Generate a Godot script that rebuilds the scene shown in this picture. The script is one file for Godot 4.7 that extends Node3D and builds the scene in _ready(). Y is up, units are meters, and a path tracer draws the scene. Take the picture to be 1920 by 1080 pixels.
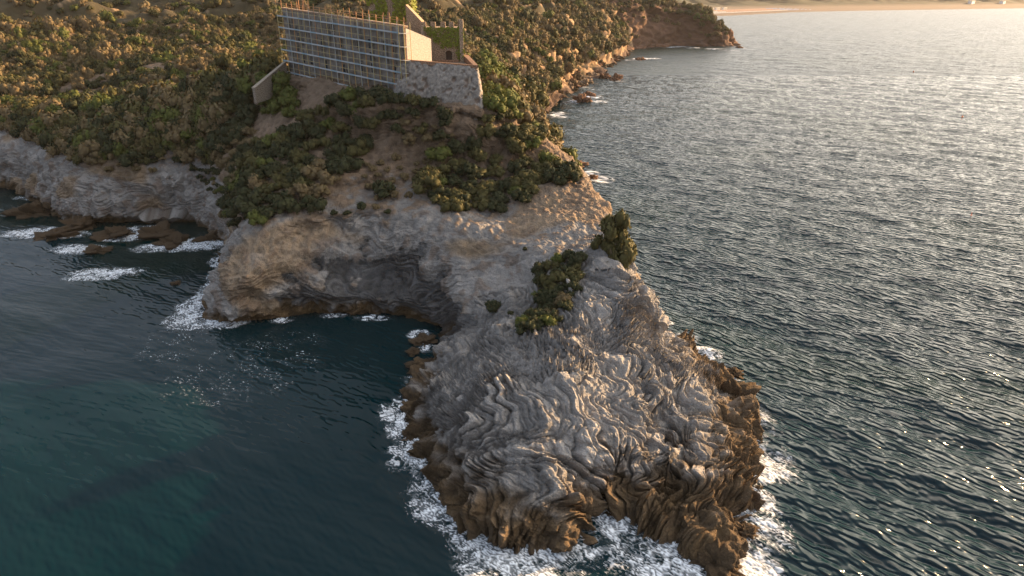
extends Node3D
# A castle in scaffolding above a folded-rock headland, seen from the air in low evening sun.
# y is up, metres; the sea lies at y = 0; the view looks along -z.

const HEADLAND := [
	[-5.7,-3,-51.2, -3.7,-3,-47.8, -0.5,-3,-46.2, 4.3,-3,-46.2, 6.9,-3,-47.8, 8.7,-3,-50.5, 10.6,-3,-49.8, 12.9,-3,-48.4, 15.4,-3,-46.5, 17,-3,-45.2, 18.6,-3,-44.3, 20.6,-3,-45.1, 22.5,-3,-45.9],
	[-6.7,-1,-54.5, -3,0.3,-49.3, -0.2,0.2,-47.8, 3.8,0.3,-47.7, 6.4,0.2,-49.1, 8.5,-0.2,-52.1, 10.6,0.2,-50.9, 12.8,0.3,-49.3, 15.1,0.4,-47.5, 16.4,0.3,-45.9, 17.9,0,-45.6, 19.6,-0.5,-46.7, 21.3,-1,-47.7],
	[-8.8,-1,-59.6, -4.7,1.6,-53.8, -0.5,3,-50.5, 3.4,3.2,-49.9, 6.6,2.6,-52.2, 9.4,1.8,-53.9, 12.2,2.2,-52.6, 14.9,1.6,-53, 17.1,2,-51.4, 19,1.5,-51.9, 20.8,0.8,-52.6, 22.5,-0.1,-53.4, 24.2,-1,-54.2],
	[-11.6,-1,-67.6, -6.7,3,-59.8, -2.1,5.3,-56.5, 2.1,6.3,-55.1, 5.7,6.2,-55.2, 9.4,5.5,-55.8, 12.7,4.4,-56.4, 15.6,3.4,-58.3, 18.5,4,-58.3, 20.8,2.9,-60.1, 23,1.8,-61.9, 25.2,0.4,-63.4, 27.4,-1,-64.9],
	[-12.3,-1,-75.1, -8.2,3,-67.1, -4,5.6,-62.9, 0,7.4,-60.5, 3.8,7.8,-59.9, 7.8,7.4,-61.1, 11.9,6.8,-62.6, 15.7,5.6,-64, 19.9,4.3,-66.4, 21.9,3.1,-68.2, 24,1.9,-70, 26.1,0.4,-71.4, 28.3,-1,-72.8],
	[-10.6,-1,-82, -7.9,2.5,-77.4, -4.9,5,-73.6, -0.6,7.2,-70.2, 3.6,8.2,-68.3, 7.9,8.6,-68.8, 11.7,8.4,-70.3, 15.2,7,-71.9, 18.7,4.2,-75.5, 20.1,2.9,-77.1, 21.6,1.7,-78.7, 23.2,0.3,-80.1, 24.7,-1,-81.6],
	[-11.3,-1,-88.7, -8.5,2,-85.3, -5.8,4.5,-82.7, -2.1,6.8,-80.9, 2.1,8.4,-79.7, 6.1,9.6,-79.1, 10,10.4,-78.3, 13.5,10.2,-77.1, 16.5,8.2,-77, 17.5,6.1,-79.7, 18.6,4.1,-82.4, 19.6,1.7,-84.8, 20.4,-1,-87],
	[-15.9,-1,-91.2, -13.2,2,-90, -10.4,4.8,-90, -6.1,7.5,-89.5, -0.7,9.4,-88.9, 4.4,11,-87.4, 9.3,12.2,-85.7, 13.4,12.4,-84.2, 15.9,11,-83.5, 16,9.6,-85.5, 17.8,6.5,-88, 19.6,3,-90.5, 21.5,-1.5,-92.5],
	[-21.9,-1,-93, -21.7,3,-93, -22.1,6.8,-97.5, -21.1,10.6,-100.3, -17.8,13.4,-101.8, -10.8,13.8,-102.5, -2.5,13.2,-103, 5.9,14.6,-104.1, 13,15.6,-106.1, 14.6,12.5,-106.5, 15.6,8,-107, 17,3,-107.5, 19,-1.5,-108.5],
	[-33,-1,-93.6, -32.1,3.4,-92.2, -31.9,7.8,-95, -30.8,11.4,-100, -28.3,13.8,-102.5, -22.3,15.8,-109.3, -9.8,16.8,-112.4, 0.9,17.5,-117.1, 10,17.8,-119.9, 12.2,14.5,-122, 13.5,9,-124, 14.8,4,-126, 16.5,-1.5,-128],
	[-46.7,-1,-93.4, -44.2,2.5,-91.3, -41.7,6.6,-92.7, -40.6,10.2,-96.5, -40.3,13,-100.9, -34.3,16.4,-107.1, -24.4,20.2,-115.4, -9.9,24.6,-117.2, 0.5,22.8,-124.3, 5,19,-133, 8.5,13,-139, 11,6,-144, 14,-1.5,-149],
	[-50.7,-1,-116.1, -50.5,2.2,-115.9, -50.7,5,-116.6, -49.3,9,-116.6, -48.3,12.8,-118.7, -45.2,17.6,-120.8, -38.4,22.8,-125.9, -23.9,28,-120.6, -5.1,26.5,-120.4, 0,23,-138, 6,17,-153, 9.5,8,-164, 13,-1.5,-174],
	[-61.2,-1,-132.4, -61,2.4,-132.5, -60.7,5.6,-133.1, -59.3,9.5,-132.9, -58.6,13.2,-135.4, -53.6,18.8,-136.7, -47.7,24.2,-142.3, -34,29.4,-136, -10,29,-138, -2,25,-151, 4.5,19,-166, 8.7,8.5,-178, 13,-1.5,-190],
	[-71,-1,-141.2, -68.4,2.6,-138.1, -67.6,6.2,-138.8, -66.3,10,-139.5, -66.2,13.6,-143.4, -60.9,18.2,-145.7, -53.3,23.4,-144.1, -47.5,29.6,-147.5, -14,29.8,-148, -4,27,-165, 3,21,-180, 8,9,-193, 13,-1.5,-205],
	[-95.2,-1,-141.9, -92.9,2.5,-139.6, -92.7,5.6,-141, -92.4,9,-143.5, -91.4,12.4,-146.3, -86.5,16.5,-151.8, -78.4,20.4,-160.1, -62,26.5,-172, -35,29,-180, -16,28,-198, -3,22,-216, 5,9,-227, 11.5,-1.5,-237],
	[-131.5,-1,-171.1, -127.4,2.5,-166.7, -126.9,5,-167.5, -126.8,9,-170.6, -130.7,11.5,-178.4, -125.2,14.5,-180.8, -121.5,17.6,-192.4, -84,24,-210, -48,28,-225, -22,27,-248, -6,20,-260, 3,7,-267, 11.5,-1.5,-272],
	[-215,-1,-215, -213,3,-216, -212,6,-217, -210,9,-219, -208,12,-222, -190,16,-232, -165,20,-245, -120,25,-265, -60,29,-280, -30,26,-294, -8,18,-302, 4,6,-307, 14,-1.5,-312]]
const COAST_HILL := [
	[-330,14,-205, -260,15,-205, -200,15,-205, -150,14,-205, -110,17,-205, -80,19,-205, -60,20,-205, -45,18,-205, -30,15,-205, -15,8,-205, -5,-2,-205],
	[-380,22,-245, -300,23,-245, -220,22,-245, -150,21,-245, -110,22,-245, -75,23,-245, -50,22,-245, -30,20,-245, -18,14,-245, -8,6,-245, 4,-2,-245],
	[-430,28,-285, -320,29,-285, -220,28.5,-285, -130,28.5,-285, -80,29,-285, -40,27,-285, -12,20,-285, 1,11,-285, 6,6,-285, 9,2,-285, 13,-1.5,-285],
	[-460,38,-335, -340,38,-335, -230,37,-335, -130,37,-335, -70,36,-335, -30,33,-335, -6,26,-335, 8,16,-335, 15,8,-335, 20,2.5,-335, 26,-1.5,-335],
	[-500,50,-400, -380,50,-400, -260,48,-400, -150,47,-400, -80,45,-400, -25,40,-400, 5,32,-400, 22,20,-400, 33,9,-400, 40,2.5,-400, 47,-1.5,-400],
	[-560,62,-480, -420,61,-480, -280,59,-480, -160,56,-480, -80,52,-480, -20,46,-480, 20,35,-480, 42,22,-480, 54,10,-480, 61,2.5,-480, 69,-1.5,-480],
	[-620,72,-560, -460,71,-560, -300,68,-560, -170,63,-560, -70,57,-560, -10,51,-560, 36,42,-560, 64,27,-560, 76,12,-560, 84,2.5,-560, 92,-1.5,-560],
	[-680,80,-640, -500,79,-640, -330,76,-640, -180,70,-640, -60,60,-640, 10,52,-640, 58,44,-640, 84,34,-640, 96,20,-640, 104,8,-640, 112,1,-640],
	[-760,90,-760, -560,88,-760, -360,85,-760, -200,79,-760, -60,67,-760, 30,56,-760, 80,48,-760, 110,42,-760, 140,36,-760, 170,30,-760, 200,22,-760]]
const RED_HEADLAND := [
	[60,-2,-606, 60,1,-608, 60,12,-614, 60,24,-622, 60,36,-634, 60,46,-670, 60,52,-740],
	[95,-2,-612, 95,1,-616, 95,10,-622, 95,22,-628, 95,35,-636, 95,43,-670, 95,47,-740],
	[122,-2,-640, 122,1,-644, 122,10,-650, 122,22,-655, 122,33,-661, 122,39,-690, 122,40,-760],
	[150,-2,-660, 150,1,-664, 150,9,-668, 151,20,-672, 152,30,-677, 153,34,-700, 155,33,-760],
	[172,-2,-656, 172,1,-660, 172,8,-664, 172,18,-668, 172,26,-673, 173,29,-692, 175,26,-740],
	[190,-2,-652, 189,1,-656, 188,7,-660, 187,15,-664, 186,21,-670, 186,22,-684, 188,18,-715],
	[200,-2,-652, 199,1,-658, 197,5,-662, 195,9,-667, 194,11,-672, 194,11,-680, 197,4,-690],
	[207,-2,-664, 206,-1,-666, 205,0,-669, 204,0,-671, 203,0,-674, 203,0,-677, 204,-2,-682]]

var rng := RandomNumberGenerator.new()
var na := FastNoiseLite.new()      # broad
var nb := FastNoiseLite.new()      # broad, second
var nd := FastNoiseLite.new()      # fractal detail
var nc := FastNoiseLite.new()      # cells
var nr := FastNoiseLite.new()      # ridges
var nk := FastNoiseLite.new()      # joints between cells
var used := {}
var ground := {}                   # 1 m cells -> highest surface point, for setting plants on the slopes
var spots: Array = []              # candidate surface points for the maquis


func setup_noise() -> void:
	for e in [[na, 11, 1.0, FastNoiseLite.TYPE_SIMPLEX_SMOOTH], [nb, 23, 1.0, FastNoiseLite.TYPE_SIMPLEX_SMOOTH], [nd, 5, 1.0, FastNoiseLite.TYPE_SIMPLEX], [nc, 7, 1.0, FastNoiseLite.TYPE_CELLULAR], [nr, 9, 1.0, FastNoiseLite.TYPE_SIMPLEX]]:
		e[0].seed = e[1]
		e[0].frequency = e[2]
		e[0].noise_type = e[3]
		e[0].fractal_type = FastNoiseLite.FRACTAL_NONE
	nd.fractal_type = FastNoiseLite.FRACTAL_FBM
	nd.fractal_octaves = 4
	nc.cellular_return_type = FastNoiseLite.RETURN_CELL_VALUE
	nc.cellular_jitter = 1.0
	nk.seed = 17
	nk.frequency = 1.0
	nk.noise_type = FastNoiseLite.TYPE_CELLULAR
	nk.cellular_return_type = FastNoiseLite.RETURN_DISTANCE2_SUB
	nk.fractal_type = FastNoiseLite.FRACTAL_NONE
	nr.fractal_type = FastNoiseLite.FRACTAL_RIDGED
	nr.fractal_octaves = 3


func lin(r: float, g: float, b: float, a := 1.0) -> Color:
	return Color(r, g, b, a).linear_to_srgb()


func tag(o: Node, label: String, category := "", group := "", kind := "") -> Node:
	if label: o.set_meta("label", label)
	if category: o.set_meta("category", category)
	if group: o.set_meta("group", group)
	if kind: o.set_meta("kind", kind)
	return o


func numbered(called: String) -> String:
	var n: int = used.get(called, 0)
	used[called] = n + 1
	return called if n == 0 else "%s_%03d" % [called, n]


func obj(called: String, mesh: Mesh, material: Material, parent: Node = self) -> MeshInstance3D:
	var o := MeshInstance3D.new()
	o.mesh = mesh
	o.material_override = material
	o.name = numbered(called) if parent == self else called
	parent.add_child(o, true)
	return o


func thing(called: String, label: String, category: String, at := Vector3.ZERO, turn := 0.0, group := "") -> Node3D:
	var o := Node3D.new()
	o.name = numbered(called)
	add_child(o, true)
	o.position = at
	o.rotation.y = turn
	tag(o, label, category, group)
	return o


func copy_of(o: Node3D, called: String, at: Vector3, basis: Basis, label: String, group: String) -> Node3D:
	var c: Node3D = o.duplicate()
	c.name = numbered(called)
	add_child(c, true)
	c.transform = Transform3D(basis, at)
	tag(c, label, "", group)
	return c


func hash1(i: float) -> float:
	var v := sin(i * 12.9898 + 4.1) * 43758.5453
	return v - floorf(v)


# ---------------------------------------------------------------- lofted land
func read_net(rows: Array) -> Array:
	var net := []
	for row in rows:
		var line := PackedVector3Array()
		for k in row.size() / 3:
			line.append(Vector3(row[3 * k], row[3 * k + 1], row[3 * k + 2]))
		net.append(line)
	return net


func net_line(net: Array, i: int, t: float) -> PackedVector3Array:
	var last := net.size() - 1
	var a: PackedVector3Array = net[maxi(i - 1, 0)]
	var b: PackedVector3Array = net[i]
	var c: PackedVector3Array = net[mini(i + 1, last)]
	var d: PackedVector3Array = net[mini(i + 2, last)]
	var out := PackedVector3Array()
	for k in b.size():
		out.append(b[k].cubic_interpolate(c[k], a[k], d[k], t))
	return out


func loft(net: Array, cell: float, far_cell: float, shape: Callable, keep_ground: bool, spot_step := 0) -> ArrayMesh:
	var cols: int = net[0].size()
	var nv := PackedInt32Array()
	var nu := PackedInt32Array()
	for j in cols - 1:
		var most := 1.0
		for i in net.size():
			var mid: Vector3 = (net[i][j] + net[i][j + 1]) * 0.5
			var size := maxf(cell, far_cell * Vector2(mid.x, mid.z).length())
			most = maxf(most, net[i][j].distance_to(net[i][j + 1]) / size)
		nv.append(ceili(minf(most, 90)))
	for i in net.size() - 1:
		var most := 1.0
		for j in cols:
			var mid: Vector3 = (net[i][j] + net[i + 1][j]) * 0.5
			var size := maxf(cell, far_cell * Vector2(mid.x, mid.z).length())
			most = maxf(most, net[i][j].distance_to(net[i + 1][j]) / size)
		nu.append(ceili(minf(most, 120)))
	var base := PackedVector3Array()
	var w := 1
	for n in nv: w += n
	var h := 0
	for i in nu.size():
		var steps := nu[i] + (1 if i == nu.size() - 1 else 0)
		for s in steps:
			var line := net_line(net, i, float(s) / nu[i])
			for j in cols - 1:
				var a := line[maxi(j - 1, 0)]
				var b := line[j]
				var c := line[j + 1]
				var d := line[mini(j + 2, cols - 1)]
				var n := nv[j]
				for k in n:
					base.append(b.cubic_interpolate(c, a, d, float(k) / n))
			base.append(line[cols - 1])
			h += 1
	var points := PackedVector3Array()
	var colors := PackedColorArray()
	points.resize(w * h)
	colors.resize(w * h)
	var res := [Vector3.ZERO, Color.WHITE]
	for y in h:
		var up := maxi(y - 1, 0) * w
		var dn := mini(y + 1, h - 1) * w
		for x in w:
			var at := y * w + x
			var n := (base[y * w + mini(x + 1, w - 1)] - base[y * w + maxi(x - 1, 0)]).cross(base[dn + x] - base[up + x]).normalized()
			if n.y < -0.5: n = -n
			shape.call(base[at], n, res)
			points[at] = res[0]
			colors[at] = res[1]
	var normals := PackedVector3Array()
	normals.resize(w * h)
	for y in h:
		var up := maxi(y - 1, 0) * w
		var dn := mini(y + 1, h - 1) * w
		for x in w:
			normals[y * w + x] = (points[y * w + mini(x + 1, w - 1)] - points[y * w + maxi(x - 1, 0)]).cross(points[dn + x] - points[up + x]).normalized()
	var index := PackedInt32Array()
	index.resize((w - 1) * (h - 1) * 6)
	var q := 0
	for y in h - 1:
		for x in w - 1:
			var a := y * w + x
			index[q] = a; index[q + 1] = a + w; index[q + 2] = a + 1
			index[q + 3] = a + 1; index[q + 4] = a + w; index[q + 5] = a + w + 1
			q += 6
	if keep_ground:
		for at in range(0, points.size(), 2):
			var p := points[at]
			var key := Vector2i(floori(p.x), floori(p.z))
			if not ground.has(key) or ground[key].y < p.y:
				ground[key] = p
	if spot_step > 0:
		for y in range(0, h, spot_step):
			for x in range(0, w, spot_step):
				spots.append([points[y * w + x], normals[y * w + x]])
	var arrays := []
	arrays.resize(Mesh.ARRAY_MAX)
	arrays[Mesh.ARRAY_VERTEX] = points
	arrays[Mesh.ARRAY_NORMAL] = normals
	arrays[Mesh.ARRAY_COLOR] = colors
	arrays[Mesh.ARRAY_INDEX] = index
	var m := ArrayMesh.new()
	m.add_surface_from_arrays(Mesh.PRIMITIVE_TRIANGLES, arrays)
	print("loft ", w, " x ", h)
	return m


# Folded beds of limestone: each bed has its own thickness, tone and how far it stands out.
func bed(s: float, depth: float) -> Vector2:
	var i := floorf(s)
	var f := s - i
	var t := hash1(i)
	var edge := smoothstep(0.0, 0.13, f) * (1.0 - smoothstep(0.78, 1.0, f))
	return Vector2((0.35 + 0.65 * t) * edge * depth, hash1(i * 1.7 + 3.0))


func headland_shape(p: Vector3, n: Vector3, out: Array) -> void:
	var big := na.get_noise_3dv(p * 0.09)
	var big2 := nb.get_noise_3dv(p * 0.09)
	var mid := nb.get_noise_3dv(p * 0.27)
	var mid2 := na.get_noise_3dv(p * 0.25 + Vector3(31, 7, 3))
	var fine := nd.get_noise_3dv(p * 0.55)
	var tip := smoothstep(-88.0, -79.0, p.z + big * 5.0 + p.x * 0.25)
	var bare := 0.0
	var d := 0.0
	var c: Color
	# beds: steep and bending towards the water on the tip, lying flatter in the walls
	var kink := nb.get_noise_3d(p.x * 0.07, p.y * 0.1, p.z * 0.17)
	var bend := na.get_noise_3d(p.x * 0.025, p.y * 0.05, p.z * 0.055)
	var crease := nb.get_noise_3d(p.x * 0.10, p.y * 0.1 + 40.0, p.z * 0.42)
	var q_front := p.x + p.y * 0.25 + p.z * 0.10 + bend * 5.0 + kink * 3.0 + crease * 1.0
	var along := p.x * 0.82 - p.z * 0.57
	var across := p.x * 0.57 + p.z * 0.82
	var q_back := across + p.y * 0.4 + na.get_noise_2d(along * 0.06, across * 0.03) * 5.0 + nb.get_noise_2d(along * 0.19, across * 0.07 + 8.0) * 2.2 + crease * 0.5
	var turn := smoothstep(-62.0, -71.0, p.z + big2 * 7.0 + p.x * 0.3)
	var q_tip := lerpf(q_front, q_back, turn)
	var q_wall := p.y * 0.9 - p.z * 0.55 + p.x * 0.10 + big * 3.6 + mid * 1.4 + mid2 * 0.7
	if tip > 0.5 or p.z > -80:
		var s1 := q_tip / 0.95 + 0.55 * sin(q_tip * 0.7 + 2.0 * kink) + 0.12 * fine
		var bold := smoothstep(-0.35, 0.35, na.get_noise_3d(p.x * 0.13, p.y * 0.13 + 20.0, p.z * 0.10))
		var a := bed(s1, 0.45 + 0.75 * bold)
		var block := hash1(floorf((p.z * 0.9 - p.x * 0.4) / 1.7 + hash1(floorf(s1)) * 9.0 + kink * 3.0) * 3.0 + floorf(s1) * 17.0)
		var b := bed(q_tip / 0.34 + 0.45 * fine, 0.17)
		var chip := nc.get_noise_3dv(Vector3(q_tip * 0.55, p.y * 0.4, along * 0.30))
		var at_joint := Vector3(q_tip * 0.75, p.y * 0.5, along * 0.34)
		var joint := 1.0 - smoothstep(0.0, 0.16, nk.get_noise_3dv(at_joint) + 1.0)
		chip = 0.5 * chip + 0.5 * nc.get_noise_3dv(at_joint * 1.6)
		d = a.x * (0.3 + 1.2 * block) + b.x - joint * 0.32 + fine * 0.35 + mid2 * 0.5 + chip * 0.22 + nr.get_noise_3d(p.x * 0.09, p.y * 0.05, p.z * 0.03) * 0.7
		var tone := 0.195 + 0.13 * a.y + 0.07 * b.y + 0.09 * fine + 0.05 * block + 0.05 * chip
		c = Color(tone * 1.02, tone * 0.96, tone * 0.90)
		if p.y < 3.2:
			var low := 1.0 - smoothstep(0.4, 3.2, p.y)
			d += low * (nr.get_noise_3dv(p * Vector3(0.16, 0.1, 0.09)) * 1.5 + mid * 0.9)
		bare = 1.0
	else:
		var cave := Vector3((p.x + 19.0) / 22.0, (p.y - 2.5) / 8.0, (p.z + 93.0) / 12.0).length() + big * 0.25 + mid * 0.15
		var recess := 1.0 - smoothstep(0.6, 1.0, cave)
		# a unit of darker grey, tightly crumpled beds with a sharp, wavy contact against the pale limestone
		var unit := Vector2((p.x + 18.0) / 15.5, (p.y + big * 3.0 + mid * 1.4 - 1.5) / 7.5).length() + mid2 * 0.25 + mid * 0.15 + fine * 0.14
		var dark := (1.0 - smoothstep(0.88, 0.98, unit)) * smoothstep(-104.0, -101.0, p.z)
		var face := smoothstep(0.15, 0.5, 1.0 - absf(n.y))
		var a := bed(q_wall / lerpf(0.9, 0.7, dark) + 0.15 * fine, lerpf(0.42, 0.9, dark))
		var b := bed(q_wall / 0.34 + 0.3 * fine, 0.17)
		d = (a.x + b.x) * face + fine * 0.5 + mid2 * 0.8 * face + big2 * 0.8 - 0.35 * nr.get_noise_3dv(p * 0.3) * face
		d -= recess * 1.8
		var hollow := 1.0 - smoothstep(0.6, 1.0, minf(Vector3((p.x + 73.0) / 8.0, (p.y - 2.0) / 7.0, (p.z + 139.0) / 8.0).length(), Vector3((p.x + 126.0) / 17.0, (p.y - 2.0) / 6.0, (p.z + 167.0) / 9.0).length()) + mid * 0.3)
		d -= hollow * 1.5 * smoothstep(0.0, 2.5, p.y)
		var tone := 0.23 + 0.11 * a.y + 0.10 * fine + 0.07 * b.y + 0.04 * big2
		var pale := Color(tone * 1.03, tone * 0.96, tone * 0.89)
		var soil := Color(0.23, 0.165, 0.115) * (1.0 + 0.5 * fine)
		var ochre := Color(0.34, 0.215, 0.10) * (1.0 + 0.4 * fine)
		var rocky := 1.0 - smoothstep(13.0, 16.5, p.y + fine * 5.0 + mid * 3.0)
		c = soil.lerp(pale, rocky)
		var stain := smoothstep(0.18, 0.42, na.get_noise_3dv(p * Vector3(0.06, 0.14, 0.06) + Vector3(9, 2, 5)))
		c = c.lerp(ochre, stain * 0.6 * rocky)
		c = c.lerp(Color(0.155, 0.105, 0.075) * (1.0 + 0.5 * fine), smoothstep(0.25, 0.5, nb.get_noise_3dv(p * 0.3 + Vector3(3, 60, 1)) + 1.1 * fine) * 0.6 * rocky)
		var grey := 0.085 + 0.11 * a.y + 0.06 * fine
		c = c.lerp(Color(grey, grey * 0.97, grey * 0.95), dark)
		bare = face
	# brown weed and stain where the waves wash
	var reach := 2.3 + 2.0 * tip * smoothstep(-70.0, -55.0, p.z + p.x * 0.7)
	var wash := 1.0 - smoothstep(0.3 * reach, reach, p.y + fine * 1.4 + mid * 1.1)
	c = c.lerp(Color(0.115, 0.068, 0.026) * (1.0 + 0.7 * fine), wash * 0.9)
	if p.z < -150.0: d += na.get_noise_2d(p.x * 0.03 + 5.0, p.z * 0.03) * 3.5 * smoothstep(-150.0, -175.0, p.z) * smoothstep(14.0, 20.0, p.y)
	if p.y < -0.8: d *= 0.5
	out[0] = p + n * d
	out[1] = c


func hill_shape(p: Vector3, n: Vector3, out: Array) -> void:
	var big := na.get_noise_3dv(p * 0.03)
	var mid := nb.get_noise_3dv(p * 0.1)
	var fine := nd.get_noise_3dv(p * 0.25)
	var steep := smoothstep(0.12, 0.4, 1.0 - absf(n.y))
	var d := big * 6.0 + mid * 1.8 + fine * (0.6 + 2.6 * steep) + absf(nr.get_noise_2d(p.z * 0.03, p.y * 0.01)) * 6.0 * steep
	var rock := Color(0.33, 0.22, 0.13) * (1.0 + 0.6 * fine + 0.3 * mid)
	var soil := Color(0.08, 0.065, 0.035) * (1.0 + 0.5 * fine)
	var c := soil.lerp(rock, smoothstep(-0.15, 0.15, mid + 0.8 * fine + (11.0 - p.y) * 0.03))
	c = c.lerp(Color(0.11, 0.07, 0.05), 1.0 - smoothstep(0.5, 2.5, p.y + fine * 2.0))
	out[0] = p + n * d
	out[1] = c


func red_shape(p: Vector3, n: Vector3, out: Array) -> void:
	var mid := nb.get_noise_3dv(p * 0.05)
	var fine := nd.get_noise_3dv(p * Vector3(0.1, 0.22, 0.1))
	var steep := smoothstep(0.1, 0.4, 1.0 - absf(n.y))
	var d := mid * 4.0 + fine * 3.0
	var a := bed(p.y / 3.5 + mid * 1.5, 1.2)
	d += a.x * steep
	var rock := Color(0.155, 0.088, 0.06) * (0.85 + 0.3 * a.y + 0.5 * fine)
	out[0] = p + n * d
	out[1] = rock


func rock_material(scale: float, strength: float) -> StandardMaterial3D:
	var m := StandardMaterial3D.new()
	m.vertex_color_use_as_albedo = true
	m.roughness = 0.92
	m.metallic_specular = 0.3
	m.uv1_triplanar = true
	m.uv1_world_triplanar = true
	m.uv1_scale = Vector3.ONE * scale
	m.albedo_texture = grain_texture
	m.heightmap_enabled = true
	m.heightmap_texture = bump_texture
	m.heightmap_scale = strength
	return m


var grain_texture: NoiseTexture2D
var bump_texture: NoiseTexture2D
func make_textures() -> void:
	var n := FastNoiseLite.new()
	n.seed = 3
	n.noise_type = FastNoiseLite.TYPE_SIMPLEX
	n.frequency = 0.012
	n.fractal_octaves = 6
	n.fractal_gain = 0.62
	bump_texture = NoiseTexture2D.new()
	bump_texture.width = 1024; bump_texture.height = 1024
	bump_texture.seamless = true
	bump_texture.noise = n
	var n2: FastNoiseLite = n.duplicate()
	n2.seed = 8
	n2.frequency = 0.02
	n2.fractal_gain = 0.7
	grain_texture = NoiseTexture2D.new()
	grain_texture.width = 1024; grain_texture.height = 1024
	grain_texture.seamless = true
	grain_texture.noise = n2
	var g := Gradient.new()
	g.set_color(0, Color(0.62, 0.60, 0.58))
	g.set_color(1, Color(1, 1, 1))
	g.add_point(0.5, Color(0.88, 0.87, 0.86))
	grain_texture.color_ramp = g


# ---------------------------------------------------------------- the sea
func wave_height(x: float, z: float) -> float:
	var a := 0.78 * x + 0.62 * z
	var b := 0.62 * x - 0.78 * z
	var open := smoothstep(-8.0, 30.0, x)
	var swell := na.get_noise_2d(a * 0.03, b * 0.07) * 0.40
	var chop := nb.get_noise_2d(a * 0.10, b * 0.26) * 0.24
	var short := na.get_noise_2d(a * 0.28 + 50.0, b * 0.62) * 0.12
	return swell * (0.6 + 0.4 * open) + (chop + short) * (0.22 + 0.78 * open)


func sea_meshes() -> Array:
	# one sheet of water out to the far beach, cut in two where the headland stands: the open sea and its lee
	var rows := PackedFloat32Array()
	var z := -30.0
	while z > -2600.0:
		rows.append(z)
		z += minf(z * 0.0043, -0.2)
	var cols := 500
	var points := PackedVector3Array()
	var colors := PackedColorArray()
	var w := cols + 1
	for r in rows:
		var fade := 1.0 - smoothstep(1500.0, 2500.0, absf(r))
		for k in w:
			var x := (k / float(cols) * 2.0 - 1.0) * (absf(r) + 22.0)
			points.append(Vector3(x, wave_height(x, r) * fade, r))
			var v := 0.5 + 0.5 * nb.get_noise_2d(x * 0.012, r * 0.012)
			var u := 0.5 + 0.5 * na.get_noise_2d(x * 0.03, r * 0.03)
			colors.append(Color(0.0013, 0.0130 + 0.002 * v + 0.001 * u, 0.0150 + 0.002 * v))
	var h := rows.size()
	var normals := PackedVector3Array()
	normals.resize(w * h)
	for y in h:
		var up := maxi(y - 1, 0) * w
		var dn := mini(y + 1, h - 1) * w
		for x in w:
			normals[y * w + x] = (points[up + x] - points[dn + x]).cross(points[y * w + mini(x + 1, w - 1)] - points[y * w + maxi(x - 1, 0)]).normalized()
	var index := [PackedInt32Array(), PackedInt32Array(), PackedInt32Array()]
	for y in h - 1:
		var limit := 12.0 if rows[y] > -58.0 else 5.0
		for x in w - 1:
			var a := y * w + x
			var side: PackedInt32Array = index[1] if points[a].x < limit else (index[0] if rows[y] > -420.0 else index[2])
			side.append(a); side.append(a + w); side.append(a + 1)
			side.append(a + 1); side.append(a + w); side.append(a + w + 1)
	var out := []
	for k in 3:
		var arrays := []
		arrays.resize(Mesh.ARRAY_MAX)
		arrays[Mesh.ARRAY_VERTEX] = points
		arrays[Mesh.ARRAY_NORMAL] = normals
		arrays[Mesh.ARRAY_COLOR] = colors
		arrays[Mesh.ARRAY_INDEX] = index[k]
		var m := ArrayMesh.new()
		m.add_surface_from_arrays(Mesh.PRIMITIVE_TRIANGLES, arrays)
		out.append(m)
	print("sea ", w, " x ", h)
	return out


func ripple_image(size: int, waves: int, seed_value: int) -> ImageTexture:
	# a tile of short wind waves: sines with whole wave numbers, bunched about the wind's direction
	var r := RandomNumberGenerator.new()
	r.seed = seed_value
	var kx := PackedFloat32Array()
	var ky := PackedFloat32Array()
	var ph := PackedFloat32Array()
	var am := PackedFloat32Array()
	for i in waves:
		var ang := atan2(-0.78, 0.62) + r.randfn(0.0, 0.38)
		var k := r.randf_range(5.0, 34.0)
		kx.append(roundf(k * cos(ang)))
		ky.append(roundf(k * sin(ang)))
		ph.append(r.randf() * TAU)
		am.append(pow(k, -0.9))
	var sum := 0.0
	for v in am: sum += v * v
	var gain := 0.32 / sqrt(sum * 0.5)
	var im := Image.create(size, size, false, Image.FORMAT_RGB8)
	for y in size:
		for x in size:
			var v := 0.0
			var fx := TAU * x / size
			var fy := TAU * y / size
			for i in waves:
				v += am[i] * sin(kx[i] * fx + ky[i] * fy + ph[i])
			v = clampf(0.5 + v * gain * 0.5, 0.0, 1.0)
			v = v * v * (3.0 - 2.0 * v)
			im.set_pixel(x, y, Color(v, v, v))
	return ImageTexture.create_from_image(im)


func sea_material(ripple: Texture2D, strength: float, rough: float, gloss := 0.3) -> StandardMaterial3D:
	var m := StandardMaterial3D.new()
	m.vertex_color_use_as_albedo = true
	m.roughness = rough
	m.metallic_specular = gloss
	m.uv1_triplanar = true
	m.uv1_world_triplanar = true
	m.uv1_scale = Vector3.ONE / 19.0
	m.heightmap_enabled = true
	m.heightmap_texture = ripple
	m.heightmap_scale = strength
	return m


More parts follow.
